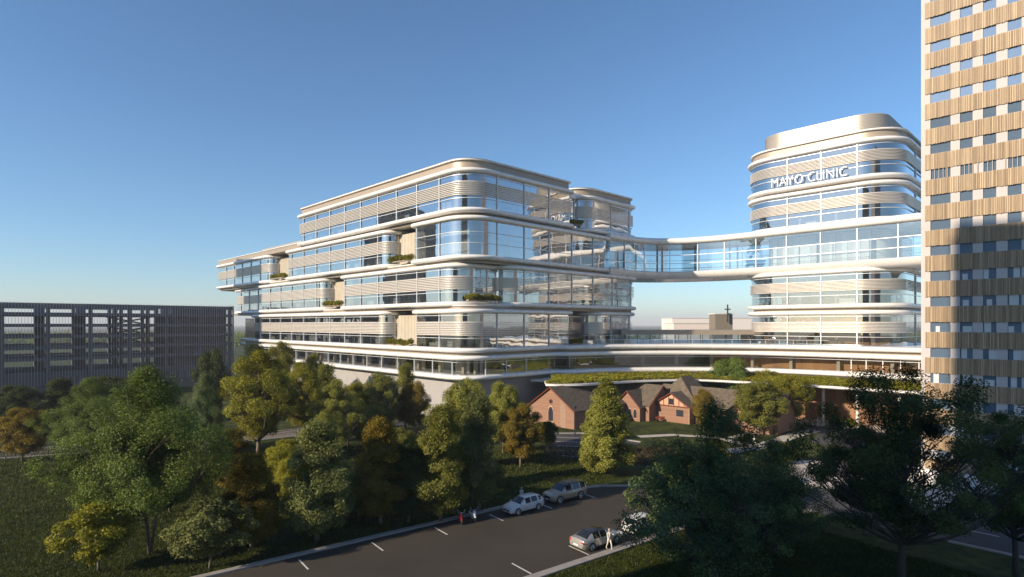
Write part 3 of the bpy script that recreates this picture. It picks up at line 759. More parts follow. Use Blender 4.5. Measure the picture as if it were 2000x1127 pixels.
def gable_timber(u0, u1, v, ze, zr):
    um = (u0+u1)/2; mb = MB()
    vs = [(*CH(u0 + .2, v - .03), ze), (*CH(u1 - .2, v - .03), ze), (*CH(um, v - .03), zr - .3)]
    mb.add(vs, [(0, 1, 2)]); g_ = mb.build('gable_infill', M_PLAS, church, fix=False)
    t = MB(); t.tube([(*CH(u0, v - .08), ze), (*CH(u1, v - .08), ze)], .1, 4)
    k = 7
    for i in range(1, k):
        u = u0 + (u1-u0)*i/k; top = ze + (zr - ze)*(1 - abs(u - um)/((u1-u0)/2)) - .2
        t.tube([(*CH(u, v - .08), ze), (*CH(u, v - .08), top)], .07, 4)
    t.build('timber_stud', M_TIMB, g_)
    w_ = MB(); w_.prism(ccw([CH(um - .5, v - .1), CH(um + .5, v - .1), CH(um + .5, v - .16), CH(um - .5, v - .16)]), ze + .3, ze + 1.4); w_.build('window', M_CHG, church)
gable_timber(-11.6, -4.0, 19.5, 3.1, 5.5); gable_timber(-26.2, -18.4, 19.7, 3.1, 5.5)
w_ = MB(); w_.prism(ccw([CH(-10.3, 19.46), CH(-8.9, 19.46), CH(-8.9, 19.4), CH(-10.3, 19.4)]), 1.3, 2.5); w_.build('window', M_CHG, church)

# ================================================================== distant buildings
def far_box(name, label, cat, px0, px1, Y, y_top, m, depth=18, group=None, winrows=0):
    x0, x1 = AT(px0, Y)[0], AT(px1, Y)[0]; zt_ = H + (HY - y_top)*Y/F
    e = empty(name, ((x0+x1)/2, Y, 0), label, cat, group)
    b = MB(); b.box(x0, x1, Y, Y + depth, 0, zt_); b.build('wall', m, e)
    if winrows:
        w = MB()
        for k in range(winrows):
            zz = zt_ - 1.6 - k*3.4
            if zz < 2: break
            w.box(x0 + 1, x1 - 1, Y - .06, Y - .02, zz - 1.5, zz)
        w.build('window', M_CHG, e)
    b = MB(); b.box(x0 - .3, x1 + .3, Y - .3, Y + depth + .3, zt_, zt_ + .5); b.build('roof', M_CEIL, e)
    return e, zt_
M_PALE = mat('haze_pale_wall', (0.72, 0.66, 0.62), 0.8, noise=.04)  # far walls get the paleness of distant haze as their colour
M_PALE2 = mat('haze_pale_wall_pink', (0.70, 0.60, 0.55), 0.8, noise=.04)
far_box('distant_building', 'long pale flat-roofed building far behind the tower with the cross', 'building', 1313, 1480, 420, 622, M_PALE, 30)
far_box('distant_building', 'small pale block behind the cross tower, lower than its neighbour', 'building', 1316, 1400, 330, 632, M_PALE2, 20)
ct, zt_ = far_box('chapel_tower', 'square brown tower carrying a tall cross beyond the connector roof', 'tower', 1397, 1431, 260, 614, mat('brown_stone', (0.20, 0.17, 0.13), .8, noise=.06), 8)
cx0 = AT(1421, 259)[0]
b = MB(); b.box(cx0 - .22, cx0 + .22, 258.6, 259.2, zt_ - 3.5, zt_ + 4.3); b.box(cx0 - 1.3, cx0 + 1.3, 258.7, 259.1, zt_ + 2.0, zt_ + 2.5); b.build('cross', M_DARK, ct)

# buildings behind the viewpoint whose shadows fall on the scene and which the glass reflects
def block(name, label, pts, h, m, floors=True):
    c = sum((Vector(p) for p in pts), Vector((0, 0)))/len(pts)
    e = empty(name, (c.x, c.y, 0), label, 'building')
    pts = ccw(pts); b = MB(); b.prism(pts, 0, h); b.build('wall', m, e)
    if floors:
        w = MB(); z = 4
        while z < h - 2:
            w.sweep(pts, [(.02, z), (.06, z), (.06, z + 1.5), (.02, z + 1.5)]); z += 3.5
        w.build('window', M_CHG, e)
        w = MB(); seg_posts(w, pts, 3.2, .08, 1.1, .12, 2, h - 1); w.build('pier', m, e)
    w = MB(); w.sweep(pts, [(-.4, h), (.2, h), (.2, h + .8), (-.4, h + .8)]); w.build('parapet', m, e)
    return e
def SP(s, p): return (.8*s + .6*p, .6*s - .8*p)     # along and across the parking lot
def SQ(s, p): return (.86*s + .51*p, .51*s - .86*p)  # s away from the sun, p to the right of it
M_TB = mat('tan_masonry', (0.42, 0.34, 0.25), 0.8, noise=.08)
block('office_block', 'broad tan office block standing behind the viewpoint', [SQ(-85, -32.8), SQ(-60, -32.8), SQ(-60, 30), SQ(-85, 30)], 87, M_TB)
block('office_block', 'slender tan block far to the left, beyond the parking garage', [SQ(-62, -192), SQ(-46, -192), SQ(-46, -212), SQ(-62, -212)], 66, M_TB)
HAZE = 0.00026
# ================================================================== ground
def struct(name, mb, m, kind='structure', smooth=False):
    o = mb.build(name, m, smooth=smooth); o['kind'] = kind; return o
M_GRASS = two_tone('lawn', (0.018, 0.030, 0.006), (0.055, 0.070, 0.011), 0.25, bump=.5, bscale=10, fine=1.2)
M_ASPH = two_tone('asphalt', (0.052, 0.045, 0.039), (0.068, 0.059, 0.050), 0.16, rough=.85, lo=.3, hi=.7, bump=.15, bscale=20, fine=None)
M_ASPH2 = mat('asphalt_road', (0.05, 0.05, 0.055), 0.85, noise=0.2, nscale=0.3, bump=.15, bscale=20)
M_KERB = mat('kerb_concrete', (0.30, 0.28, 0.26), 0.8, noise=0.15, nscale=1.5)
M_PAVE = mat('paving', (0.46, 0.42, 0.38), 0.8, noise=0.12, nscale=.8)
M_LINE = mat('road_paint', (0.62, 0.62, 0.60), 0.6, noise=.15, nscale=3)
b = MB(); b.add([(-4000, -800, 0), (4000, -800, 0), (4000, 7000, 0), (-4000, 7000, 0)], [(0, 1, 2, 3)]); struct('ground', b, M_GRASS)
def poly_sheet(name, pts, z, m): b = MB(); b.add([(p[0], p[1], z) for p in ccw(pts)], [tuple(range(len(pts)))]); return struct(name, b, m)
KP0, KP1 = -47.9, -33.8
lot = [SP(-30, KP0), SP(48.2, KP0), (12.6, 67.0), (22, 67.5), (30.5, 68.5), (36, 62), (30.0, 58.6), (21.5, 57.2), SP(49, KP1), SP(-30, KP1)]
poly_sheet('parking_lot', lot, .006, M_ASPH)
def kerb(name, pts, w=.55, h=.14, m=None):
    b = MB(); b.sweep(pts, [(-w/2, -.05), (w/2, -.05), (w/2, h - .02), (w/2 - .03, h), (-w/2 + .03, h), (-w/2, h - .02)], closed=False); return struct(name, b, m or M_KERB)
kerb('kerb', [SP(-30, KP0 - .3), SP(30, KP0 - .3), SP(46.5, KP0 - .3), SP(48.5, KP0 + .2), (12.8, 67.3), (22, 67.8), (30.5, 68.8)], .6)
kerb('kerb', [SP(-30, KP1 + .35), SP(30, KP1 + .35), SP(49, KP1 + .5), (21.5, 56.9), (30.2, 58.2)], .75)
b = MB()
for k in range(-4, 6):
    s = 14.2 + 6.12*k; b.prism([SP(s, -47.2), SP(s + .13, -47.2), SP(s + .13, -44.9), SP(s, -44.9)], .008, .012)
for k in range(-4, 6):
    s = 27.3 + 6.0*k
    if k < 3: b.prism([SP(s, -36.5), SP(s + .13, -36.5), SP(s + .13, -34.1), SP(s, -34.1)], .008, .012)
struct('parking_bay_lines', b, M_LINE)
# street beyond the right-hand lawn, running towards lower right
def lane(name, pts, w, z, m):
    nr = normals2(pts, False); L = [(p[0] + n[0]*w/2, p[1] + n[1]*w/2) for p, n in zip(pts, nr)]; Rr = [(p[0] - n[0]*w/2, p[1] - n[1]*w/2) for p, n in zip(pts, nr)]
    b = MB(); k = len(pts); b.add([(p[0], p[1], z) for p in L + Rr], [(i, i+1, k+i+1, k+i) for i in range(k-1)]); return struct(name, b, m), L, Rr
st = crom([(21, 73), (28, 67), (36.5, 58.0), (46, 48), (60, 33), (90, 2)], 4)
_, La, Ra = lane('road', [tuple(p) for p in st], 9.5, .010, M_ASPH2)
kerb('kerb', La[10:], .4); kerb('kerb', Ra[8:], .4)
b = MB()
for i in range(8, len(st) - 1, 2):
    a, c = Vector(st[i]), Vector(st[i+1]); t = (c - a).normalized(); m_ = a.lerp(c, .5)
    b.obox((m_.x, m_.y), (t.x, t.y), 2.2, .13, .014, .018)
struct('road_line', b, M_LINE)
# forecourt paving of the high-rise, path to the entrance
poly_sheet('forecourt', [(31.8, 70), (40.5, 62.3), (52, 50.5), (68, 34), (78, 44), (64, 62), (52, 72), (48, 80), (38, 80)], .004, M_PAVE)
pth = crom([(25, 84.5), (31, 85.5), (37, 88.5), (43, 94), (49, 99.5), (55, 104), (60, 108)], 4)
lane('path', [tuple(p) for p in pth], 2.6, .008, M_PAVE)
pth2 = crom([(36, 96), (42, 101), (47, 105.5), (52, 109)], 4); lane('path', [tuple(p) for p in pth2], 1.4, .007, M_PAVE)
poly_sheet('driveway', [(47, 92), (56, 84), (66, 88), (66, 100), (57.5, 107), (51, 112), (48.5, 108.5), (54, 102)], .012, M_ASPH2)
poly_sheet('forecourt', [(49, 113), (58, 106), (66, 99), (70, 104), (60, 116), (53, 121)], .016, M_PAVE)
# small church car park with bay lines
cp = [(4.2, 99), (11.8, 99.5), (20.0, 92.0), (15.5, 79.5), (5.5, 82)]
poly_sheet('parking_lot', cp, .006, M_ASPH2)
kerb('kerb', [(3.8, 99.3), (12.0, 99.9), (20.4, 92.3)], .5)
b = MB()
for k in range(5):
    y = 83 + 3.4*k; b.prism(ccw([(7.0, y), (12.3, y - 1.1), (12.3, y - 1.25), (7.0, y - .15)]), .008, .012)
struct('parking_bay_lines', b, M_LINE)
lane('path', [(21, 97), (27, 98.5), (33, 96.5), (37, 90)], 1.8, .007, M_PAVE)
# street in front of the garage on the left
sl_ = crom([(-140, 58), (-100, 71), (-72, 84), (-44, 95.5), (-30, 106), (-14, 117)][:5] + [(-18, 112)], 4)
sl_ = [tuple(p) for p in sl_]
_, La, Ra = lane('road', sl_, 6.5, .008, mat('street_surface', (0.16, 0.14, 0.125), .85, noise=.15, nscale=.5))
kerb('kerb', La, .35); kerb('kerb', Ra, .35)
# flower bed, ground planting

# air: pale haze that softens the horizon
hb = MB(); hb.box(-3900, 3900, -700, 6800, -1.0, 96.0); hz = hb.build('haze', bpy.data.materials.new('haze')); hz['kind'] = 'stuff'
hz['label'] = 'thin pale haze in the air over the whole place'; hz['category'] = 'haze'
hm = hz.data.materials[0]; hm.use_nodes = True; nt = hm.node_tree
for n in list(nt.nodes): nt.nodes.remove(n)
ho = nt.nodes.new('ShaderNodeOutputMaterial'); pv = nt.nodes.new('ShaderNodeVolumePrincipled'); pv.inputs['Density'].default_value = HAZE; pv.inputs['Color'].default_value = (0.88, 0.91, 0.95, 1); pv.inputs['Anisotropy'].default_value = 0.0
nt.links.new(pv.outputs[0], ho.inputs['Volume'])
# ================================================================== trees
def leafmat(name, c1, c2, c3, trans=0.35, scale=.5):
    m = bpy.data.materials.new(name); m.use_nodes = True; nt = m.node_tree
    for n in list(nt.nodes): nt.nodes.remove(n)
    out = nt.nodes.new('ShaderNodeOutputMaterial')
    at = nt.nodes.new('ShaderNodeAttribute'); at.attribute_name = 'tone'
    cr = nt.nodes.new('ShaderNodeValToRGB'); e = cr.color_ramp.elements; e[0].color = (*c1, 1); e[1].color = (*c3, 1); q = e.new(.5); q.color = (*c2, 1)
    nt.links.new(at.outputs['Fac'], cr.inputs[0])
    oi = nt.nodes.new('ShaderNodeObjectInfo'); hs = nt.nodes.new('ShaderNodeHueSaturation')
    r = nt.nodes.new('ShaderNodeMapRange'); r.inputs[3].default_value = .82; r.inputs[4].default_value = 1.18
    nt.links.new(oi.outputs['Random'], r.inputs[0]); nt.links.new(r.outputs[0], hs.inputs['Value']); nt.links.new(cr.outputs[0], hs.inputs['Color'])
    df = nt.nodes.new('ShaderNodeBsdfDiffuse'); tr = nt.nodes.new('ShaderNodeBsdfTranslucent'); mx = nt.nodes.new('ShaderNodeMixShader'); mx.inputs[0].default_value = trans
    gl = nt.nodes.new('ShaderNodeBsdfGlossy'); gl.inputs['Roughness'].default_value = .5; gl.inputs['Color'].default_value = (.5, .5, .5, 1); m2 = nt.nodes.new('ShaderNodeMixShader'); m2.inputs[0].default_value = .03
    nt.links.new(hs.outputs[0], df.inputs[0]); nt.links.new(hs.outputs[0], tr.inputs[0])
    nt.links.new(df.outputs[0], mx.inputs[1]); nt.links.new(tr.outputs[0], mx.inputs[2]); nt.links.new(mx.outputs[0], m2.inputs[1]); nt.links.new(gl.outputs[0], m2.inputs[2])
    nt.links.new(m2.outputs[0], out.inputs[0]); return m
L_OLIVE = leafmat('leaves_olive', (0.1079, 0.115, 0.0201), (0.23, 0.2372, 0.0403), (0.3881, 0.381, 0.0791))
L_SAGE = leafmat('leaves_sage', (0.0862, 0.1035, 0.0287), (0.1796, 0.2012, 0.0575), (0.3019, 0.3162, 0.115))
L_YELL = leafmat('leaves_yellow_green', (0.1222, 0.1265, 0.0115), (0.2587, 0.2516, 0.0201), (0.4169, 0.381, 0.0431))
L_GOLD = leafmat('leaves_golden_brown', (0.0938, 0.07, 0.01), (0.2125, 0.1562, 0.0175), (0.3375, 0.25, 0.0325))
L_GREEN = leafmat('leaves_fresh_green', (0.0646, 0.1006, 0.0201), (0.151, 0.2156, 0.0403), (0.2875, 0.3594, 0.0719))
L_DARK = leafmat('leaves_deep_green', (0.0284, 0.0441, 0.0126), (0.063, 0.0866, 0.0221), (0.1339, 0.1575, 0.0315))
L_TEAL = leafmat('leaves_blue_green', (0.0416, 0.0794, 0.0341), (0.0946, 0.1475, 0.0568), (0.2268, 0.2646, 0.0756))
M_BARK = mat('bark', (0.17, 0.13, 0.095), .9, noise=.3, nscale=3, bump=.5, bscale=12, stretch=(1, 1, .25))
M_BARKD = mat('bark_dark', (0.05, 0.042, 0.035), .9, noise=.3, nscale=3, stretch=(1, 1, .25))

def leaves_mesh(name, centers, radii, counts, size, rs, center_line, flat=.8, aspect=.55, droop=0.0):
    pts, tone = [], []
    for c, r, n in zip(centers, radii, counts):
        g = rs.normal(size=(n, 3)); g /= np.linalg.norm(g, axis=1)[:, None] + 1e-9
        g *= (rs.random((n, 1))**.45); g[:, 2] *= flat; pts.append(c + g*r); tone.append(np.full(n, rs.random()*.45))
    p = np.concatenate(pts); tn = np.concatenate(tone) + rs.random(len(p))*.55; n = len(p)
    outw = p - center_line; outw /= np.linalg.norm(outw, axis=1)[:, None] + 1e-9
    nrm = outw*.7 + np.array([0, 0, .5]) + rs.normal(size=(n, 3))*.5; nrm /= np.linalg.norm(nrm, axis=1)[:, None]
    rnd = rs.normal(size=(n, 3)); rnd[:, 2] -= droop; a = np.cross(nrm, rnd); a /= np.linalg.norm(a, axis=1)[:, None] + 1e-9; b_ = np.cross(nrm, a)
    s = (size*(.6 + .8*rs.random((n, 1))))
    v = np.empty((n, 4, 3)); v[:, 0] = p - a*s; v[:, 1] = p + b_*s*aspect - a*s*.1 + nrm*s*.12; v[:, 2] = p + a*s; v[:, 3] = p - b_*s*aspect - a*s*.1 + nrm*s*.12
    me = bpy.data.meshes.new(name); me.vertices.add(n*4); me.loops.add(n*4); me.polygons.add(n)
    me.vertices.foreach_set('co', v.reshape(-1)); me.loops.foreach_set('vertex_index', np.arange(n*4, dtype=np.int32))
    me.polygons.foreach_set('loop_start', np.arange(0, n*4, 4, dtype=np.int32)); me.polygons.foreach_set('loop_total', np.full(n, 4, dtype=np.int32))
    at = me.attributes.new('tone', 'FLOAT', 'POINT'); at.data.foreach_set('value', np.repeat(tn, 4).astype(np.float32))
    me.update(); return me
PROFILE = {
 'pyr': lambda t: (min(1, (t + .16)/.36)**.7)*(1 - t**1.6)**.85,
 'round': lambda t: math.sin(math.pi*min(1, max(0, .06 + .90*t)))**.62,
 'column': lambda t: (min(1, (t + .08)/.25)**.6)*(1 - t)**.38 * 1.02,
 'cone': lambda t: (min(1, (t + .08)/.2)**.6)*(1 - t**1.3)**.75,
 'vase': lambda t: math.sin(math.pi*min(1, .12 + .80*t))**.8,
 'wide': lambda t: (min(1, (t + .1)/.45)**.8)*(1 - t**2.2)**.55,
}
def gen_tree(name, seed, h, w, cb, shape, ncl, rc, nleaf, size, stems=1, fill=.5, trunk_r=None, limbs=26, bark=None, lumps=.22, droop=0.0, bare=.0, thin=1.0):
    rs = np.random.RandomState(seed); rng = random.Random(seed); R_ = w/2; prof = PROFILE[shape]
    ph = [rng.uniform(0, 6.28) for _ in range(6)]
    def lump(a, t): return 1 + lumps*(math.sin(2*a + ph[0] + 3*t)*.5 + math.sin(3*a + ph[1] - 5*t)*.35 + math.sin(5*a + ph[2] + 7*t)*.3)
    cs, rr, cn = [], [], []
    k = 0
    while len(cs) < ncl:
        k += 1; t = rng.random(); a = rng.uniform(0, 2*math.pi); pr = prof(t)
        if rng.random() > pr + .12: continue
        f = (fill + (1 - fill)*rng.random()**.55) if rng.random() < .82 else rng.random()*.7
        rad = max(0, R_*pr*lump(a, t)*f - rc*.35)
        z = h*(cb + (1 - cb)*t); z += rng.uniform(-.02, .02)*h
        r = rc*rng.uniform(.6, 1.35); cs.append((rad*math.cos(a), rad*math.sin(a), min(z, h - r*.5))); rr.append(r); cn.append(int(nleaf/ncl*(r/rc)**2*rng.uniform(.7, 1.2)))
    C = np.array(cs)
    crown = leaves_mesh(name + '_crown', C, rr, cn, size, rs, np.array([0, 0, h*(cb + .35*(1-cb))]), droop=droop)
    mb = MB(); tr0 = trunk_r or h*.018
    tops = []
    for s in range(stems):
        an = 2*math.pi*s/stems + rng.uniform(-.4, .4); sp = (0 if stems == 1 else w*.16)
        pts = []; lean = rng.uniform(-.02, .02)*h
        for q in range(8):
            t = q/7; pts.append((math.cos(an)*sp*t**1.2 + .012*h*math.sin(3*t + s) + (math.cos(an)*.12 if stems > 1 else 0), math.sin(an)*sp*t**1.2 + .012*h*math.cos(4*t + s) + lean*t + (math.sin(an)*.12 if stems > 1 else 0), h*.86*t - .1))
        mb.tube(pts, [tr0*(1.25 if q == 0 else 1)*(1 - .85*(q/7)) for q in range(8)], 7); tops.append(pts)
    order = sorted(range(len(cs)), key=lambda i: -rr[i])[:limbs]
    for i in order:
        c = Vector(cs[i]); st = min(tops, key=lambda p: (Vector(p[5]) - c).length)
        zt_ = max(h*cb*.75, c.z - (Vector((c.x, c.y)).length*.75) - .03*h); t = min(.92, max(.12, zt_/(h*.86))); q = t*7; j = int(q); f = q - j
        a = Vector(st[j]).lerp(Vector(st[min(j+1, 7)]), f); mid = a.lerp(c, .5) + Vector((rng.uniform(-.04, .04)*w, rng.uniform(-.04, .04)*w, -.02*h))
        r0 = tr0*(1 - .85*t)*.62*thin
        m1 = a.lerp(mid, .5) + Vector((0, 0, -.005*h)); mb.tube([a, m1, mid, mid.lerp(c, .55), c], [r0, r0*.8, r0*.58, r0*.38, r0*.15], 5, cap=False)
        if bare:
            for _ in range(3):
                e = c + Vector((rng.uniform(-1, 1), rng.uniform(-1, 1), rng.uniform(-.3, 1)))*rc*1.1; mb.tube([mid, mid.lerp(e, .5) + Vector((0, 0, .1)), e], [r0*.4, r0*.25, r0*.08], 4, cap=False)
    o = mb.build('trunk_tmp', bark or M_BARK, None, smooth='all', fix=False); tm = o.data; tm.name = name + '_trunk'; bpy.data.objects.remove(o)
    return dict(h=h, w=w, crown=crown, trunk=tm)
VAR = {
 'dense': gen_tree('dense', 1, 8.5, 6.4, .20, 'round', 150, .75, 56000, .085),
 'dense2': gen_tree('dense2', 12, 10, 6.2, .14, 'column', 190, .75, 70000, .086, lumps=.3),
 'cone': gen_tree('cone', 3, 11.8, 6.6, .08, 'cone', 230, .72, 76000, .092, lumps=.2),
 'large': gen_tree('large', 4, 15.2, 13.6, .27, 'pyr', 300, 1.0, 125000, .078, stems=3, limbs=80, trunk_r=.11, fill=.3, lumps=.55, droop=.8, bare=1),
 'open': gen_tree('open', 5, 15.5, 15.5, .30, 'wide', 140, .88, 66000, .085, stems=1, limbs=110, trunk_r=.30, fill=.35, lumps=.6, thin=.55, bark=M_BARKD, bare=1),
 'broad': gen_tree('broad', 6, 14.5, 12.5, .28, 'wide', 190, 1.0, 80000, .098, stems=1, limbs=70, trunk_r=.32, fill=.4, lumps=.4, bare=1),
 'small': gen_tree('small', 7, 5.3, 4.8, .24, 'round', 90, .55, 15000, .095, limbs=40, trunk_r=.1, fill=.3, lumps=.3),
 'feather': gen_tree('feather', 8, 13.8, 12.5, .20, 'pyr', 300, .8, 74000, .075, stems=5, limbs=120, trunk_r=.10, fill=.25, lumps=.5, bark=M_BARKD, bare=1),
 'bush': gen_tree('bush', 9, 2.6, 3.4, .04, 'round', 60, .45, 9000, .08, stems=3, limbs=18, trunk_r=.05),
}
trees = []
def tree(var, x, y, h, w, m, label, group=None, cat='tree', rz=None, name='tree', z=0):
    v = VAR[var]; i = len(trees); rz = rz if rz is not None else (i*2.399) % 6.283
    e = empty(name, (x, y, z), label, cat, group, rz)
    for part, me in (('trunk', v['trunk']), ('crown', v['crown'])):
        o = bpy.data.objects.new(part, me); col.objects.link(o); o.parent = e
        o.scale = (w/v['w'], w/v['w'], h/v['h'])
        if part == 'crown':
            if len(me.materials) == 0: me.materials.append(m)
            o.material_slots[0].link = 'OBJECT'; o.material_slots[0].material = m
    trees.append(e); return e
def tpx(var, px, ybase, ytop, wpx, m, label, **k):
    x, y = G(px, ybase); h = H + (HY - ytop)*y/F; w = wpx/F*y
    return tree(var, x, y, h, w, m, label, **k)
GA = 'trees in the park on the left'
# left park
tpx('dense', 42, 903, 797, 92, L_GOLD, 'small dark brownish tree in front of the garage at the left edge', name='tree')
tpx('large', 290, 1082, 712, 312, L_GREEN, 'largest leafy green tree at left with three slender stems', name='tree', rz=.5)
tpx('small', 191, 1116, 985, 132, L_YELL, 'small yellowish tree at the bottom left, left of its twin', name='tree')
tpx('small', 411, 1110, 976, 142, L_SAGE, 'small tree with one thin pale trunk by the kerb, bottom left', name='tree')
tpx('dense2', 492, 1070, 888, 128, L_GOLD, 'dark brown-green tree behind the small pale-trunked one', name='tree')
tpx('broad', 506, 905, 686, 178, L_YELL, 'tall yellow-green tree with a pale curved trunk, left of centre', name='tree', rz=1.3)
tpx('dense2', 622, 1056, 826, 150, L_SAGE, 'dense sage-green tree with ragged crown beside the kerb', name='tree')
tpx('dense2', 742, 1022, 818, 118, L_GOLD, 'golden-brown tree left of the tall olive pair by the kerb', name='tree')
tpx('dense', 700, 1010, 925, 110, L_TEAL, 'low blue-green tree between the sage and the golden one', name='tree')
tpx('dense2', 862, 1018, 795, 125, L_OLIVE, 'tall olive tree at the kerb, left of the olive pair', name='tree')
tpx('dense2', 934, 1000, 770, 100, L_SAGE, 'tall shaded green tree at the kerb, right of the olive pair', name='tree')
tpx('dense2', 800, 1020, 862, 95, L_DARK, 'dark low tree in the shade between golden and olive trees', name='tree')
tpx('dense', 908, 915, 740, 92, L_OLIVE, 'pale olive tree rising behind the olive pair', name='tree')
tpx('dense', 982, 885, 746, 76, L_OLIVE, 'pale olive tree in front of the podium corner wall', name='tree')
tpx('dense', 1018, 912, 789, 90, L_GOLD, 'round golden-green tree left of the church gable', name='tree')
tpx('cone', 1184, 924, 739, 124, L_OLIVE, 'tall bright conical tree standing in front of the church', name='tree')
tpx('dense2', 792, 836, 712, 62, L_OLIVE, 'olive tree with the highest top in front of the podium base', name='tree')
tpx('dense', 810, 846, 745, 60, L_GOLD, 'narrow brownish tree under the podium, right of two olives', name='tree')
tpx('dense', 745, 850, 728, 78, L_OLIVE, 'olive tree in front of the podium, left of the taller one', name='tree')
tpx('dense', 697, 850, 745, 62, L_YELL, 'yellow-green tree at the street, left of the podium olives', name='tree')
tpx('dense', 722, 880, 792, 66, L_OLIVE, 'short olive tree near the street sidewalk', name='tree')
tpx('dense2', 636, 842, 712, 70, L_OLIVE, 'olive tree under the shaded podium band', name='tree')
tpx('dense', 612, 800, 690, 44, L_YELL, 'slim pale tree close to the podium band', name='tree')
tpx('broad', 590, 870, 708, 120, L_YELL, 'spreading yellow-green tree right of the tall pale-trunked one', name='tree')
tpx('broad', 548, 808, 668, 86, L_YELL, 'light yellow-green tree reaching the podium at its left end', name='tree')
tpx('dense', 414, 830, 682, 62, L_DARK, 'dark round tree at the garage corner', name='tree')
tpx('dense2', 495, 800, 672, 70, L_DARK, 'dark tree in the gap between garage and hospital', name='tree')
tpx('broad', 655, 900, 742, 110, L_OLIVE, 'broad olive tree in the middle of the left park', name='tree')
tpx('broad', 640, 930, 800, 100, L_OLIVE, 'low broad tree behind the sage-green one', name='tree')
tpx('large', 180, 905, 735, 170, L_GREEN, 'green tree behind the largest one, to its left', name='tree')
tpx('large', 400, 905, 725, 90, L_TEAL, 'blue-green tree behind the largest one, to its right', name='tree')
tpx('dense', 560, 960, 860, 90, L_YELL, 'yellowish low tree below the tall pale-trunked one', name='tree')
tpx('dense', 1070, 880, 822, 44, L_DARK, 'small dark tree beside the church car park', name='tree')
tpx('dense2', 585, 1000, 880, 80, L_YELL, 'yellow-green tree half hidden behind the sage-green one', name='tree')
tpx('dense2', 455, 960, 838, 90, L_GOLD, 'brownish tree between the largest tree and the pale trunk', name='tree')
tpx('broad', 520, 850, 735, 110, L_OLIVE, 'olive tree behind the tall pale-trunked one', name='tree')
tpx('dense', 770, 930, 838, 84, L_OLIVE, 'olive tree just above the golden-brown one', name='tree')
tpx('dense', 680, 870, 775, 74, L_YELL, 'small bright tree left of the street gap', name='tree')
tpx('dense2', 890, 960, 800, 80, L_OLIVE, 'olive tree filling the gap inside the olive pair', name='tree')
tpx('dense', 330, 1000, 900, 100, L_GREEN, 'low green tree under the largest crown', name='tree')
# right side
tpx('dense', 1484, 850, 742, 104, L_OLIVE, 'round olive tree beside the curved path, front of its cluster', name='tree')
tpx('dense', 1538, 832, 735, 90, L_YELL, 'olive tree behind the round one, nearer the entrance', name='tree')
tpx('dense', 1500, 812, 722, 70, L_YELL, 'highest small tree of the cluster under the green roof', name='tree')
tpx('dense', 1428, 808, 698, 84, L_GREEN, 'light green tree standing before the white podium band', name='tree')
tpx('dense', 1374, 846, 760, 46, L_GOLD, 'narrow golden tree against the half-timbered gable', name='tree')
tpx('dense', 1285, 780, 722, 44, L_YELL, 'small yellow-green tree behind the church roofs', name='tree')
tpx('dense', 1245, 792, 738, 60, L_YELL, 'low yellow-green tree between podium and church roof', name='tree')
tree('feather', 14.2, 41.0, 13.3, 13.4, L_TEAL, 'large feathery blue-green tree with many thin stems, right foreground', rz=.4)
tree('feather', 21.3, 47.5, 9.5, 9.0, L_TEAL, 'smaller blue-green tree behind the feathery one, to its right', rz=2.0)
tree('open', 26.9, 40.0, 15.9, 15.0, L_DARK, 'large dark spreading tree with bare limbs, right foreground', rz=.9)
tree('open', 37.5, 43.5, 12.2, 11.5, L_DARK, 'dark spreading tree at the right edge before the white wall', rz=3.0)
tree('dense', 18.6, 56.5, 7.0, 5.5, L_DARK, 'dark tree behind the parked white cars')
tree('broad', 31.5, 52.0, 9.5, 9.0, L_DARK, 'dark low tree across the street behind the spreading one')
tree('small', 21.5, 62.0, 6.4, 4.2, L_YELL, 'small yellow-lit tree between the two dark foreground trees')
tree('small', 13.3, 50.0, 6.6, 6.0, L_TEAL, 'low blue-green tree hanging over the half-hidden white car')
tpx('dense', 30, 842, 752, 90, L_DARK, 'added dark tree standing in for shade at the garage base, nearest the left edge')  # these four dark trees are added to darken the shaded garage base
tpx('dense2', 118, 836, 740, 84, L_DARK, 'added dark tree standing in for shade at the garage base, behind the leafy green trees')
tpx('dense', 205, 830, 735, 90, L_DARK, 'added dark tree standing in for shade at the garage base, hidden by the largest crown')
tpx('dense', 300, 828, 740, 80, L_DARK, 'added dark tree standing in for shade between largest crown and garage columns')
# shrubs
def bush(px, yb, wpx, hpx, m, label, **k):
    x, y = G(px, yb); return tree('bush', x, y, hpx/F*y, wpx/F*y, m, label, cat='shrub', name='shrub', **k)
bush(1420, 838, 46, 16, L_YELL, 'low shrub under the right church gable')
bush(1060, 838, 34, 14, L_GREEN, 'low shrub at the foot of the west church gable')
bush(1655, 832, 50, 14, L_YELL, 'low shrub on the turning-circle island')
bush(1530, 905, 52, 40, L_YELL, 'yellow-lit shrub right of the curved path')
# terrace planters on the block
GP = 'planters on the hospital terraces'
def planter(u0, u1, z, label, v=.0, rot=False):
    cc = W((u0+u1)/2, v) if not rot else W(v, (u0+u1)/2)
    e = empty('terrace_planter', (*cc, z), label, 'planter', GP)
    L = u1 - u0; ax = D1 if not rot else D2
    b = MB(); b.obox(cc, ax, L - .5, .8, z, z + .2); b.build('trough', M_TAN, e)
    rs = np.random.RandomState(int(u0*7 + z)); n = int(L*2.2) + 2
    cs = [(*( (W(u0 + L*(i+.5)/n, v + rs.uniform(-.5, .3))) if not rot else W(v + rs.uniform(-.5, .3), u0 + L*(i+.5)/n)), z + rs.uniform(.5, 1.0)) for i in range(n)]
    me = leaves_mesh('foliage', np.array(cs), [rs.uniform(.45, .85) for _ in cs], [420]*len(cs), .12, rs, np.array([*cc, z - 2]))
    me.materials.append(L_YELL); o = bpy.data.objects.new('foliage', me); col.objects.link(o); o.parent = e; o.matrix_parent_inverse = parent_inv(e)
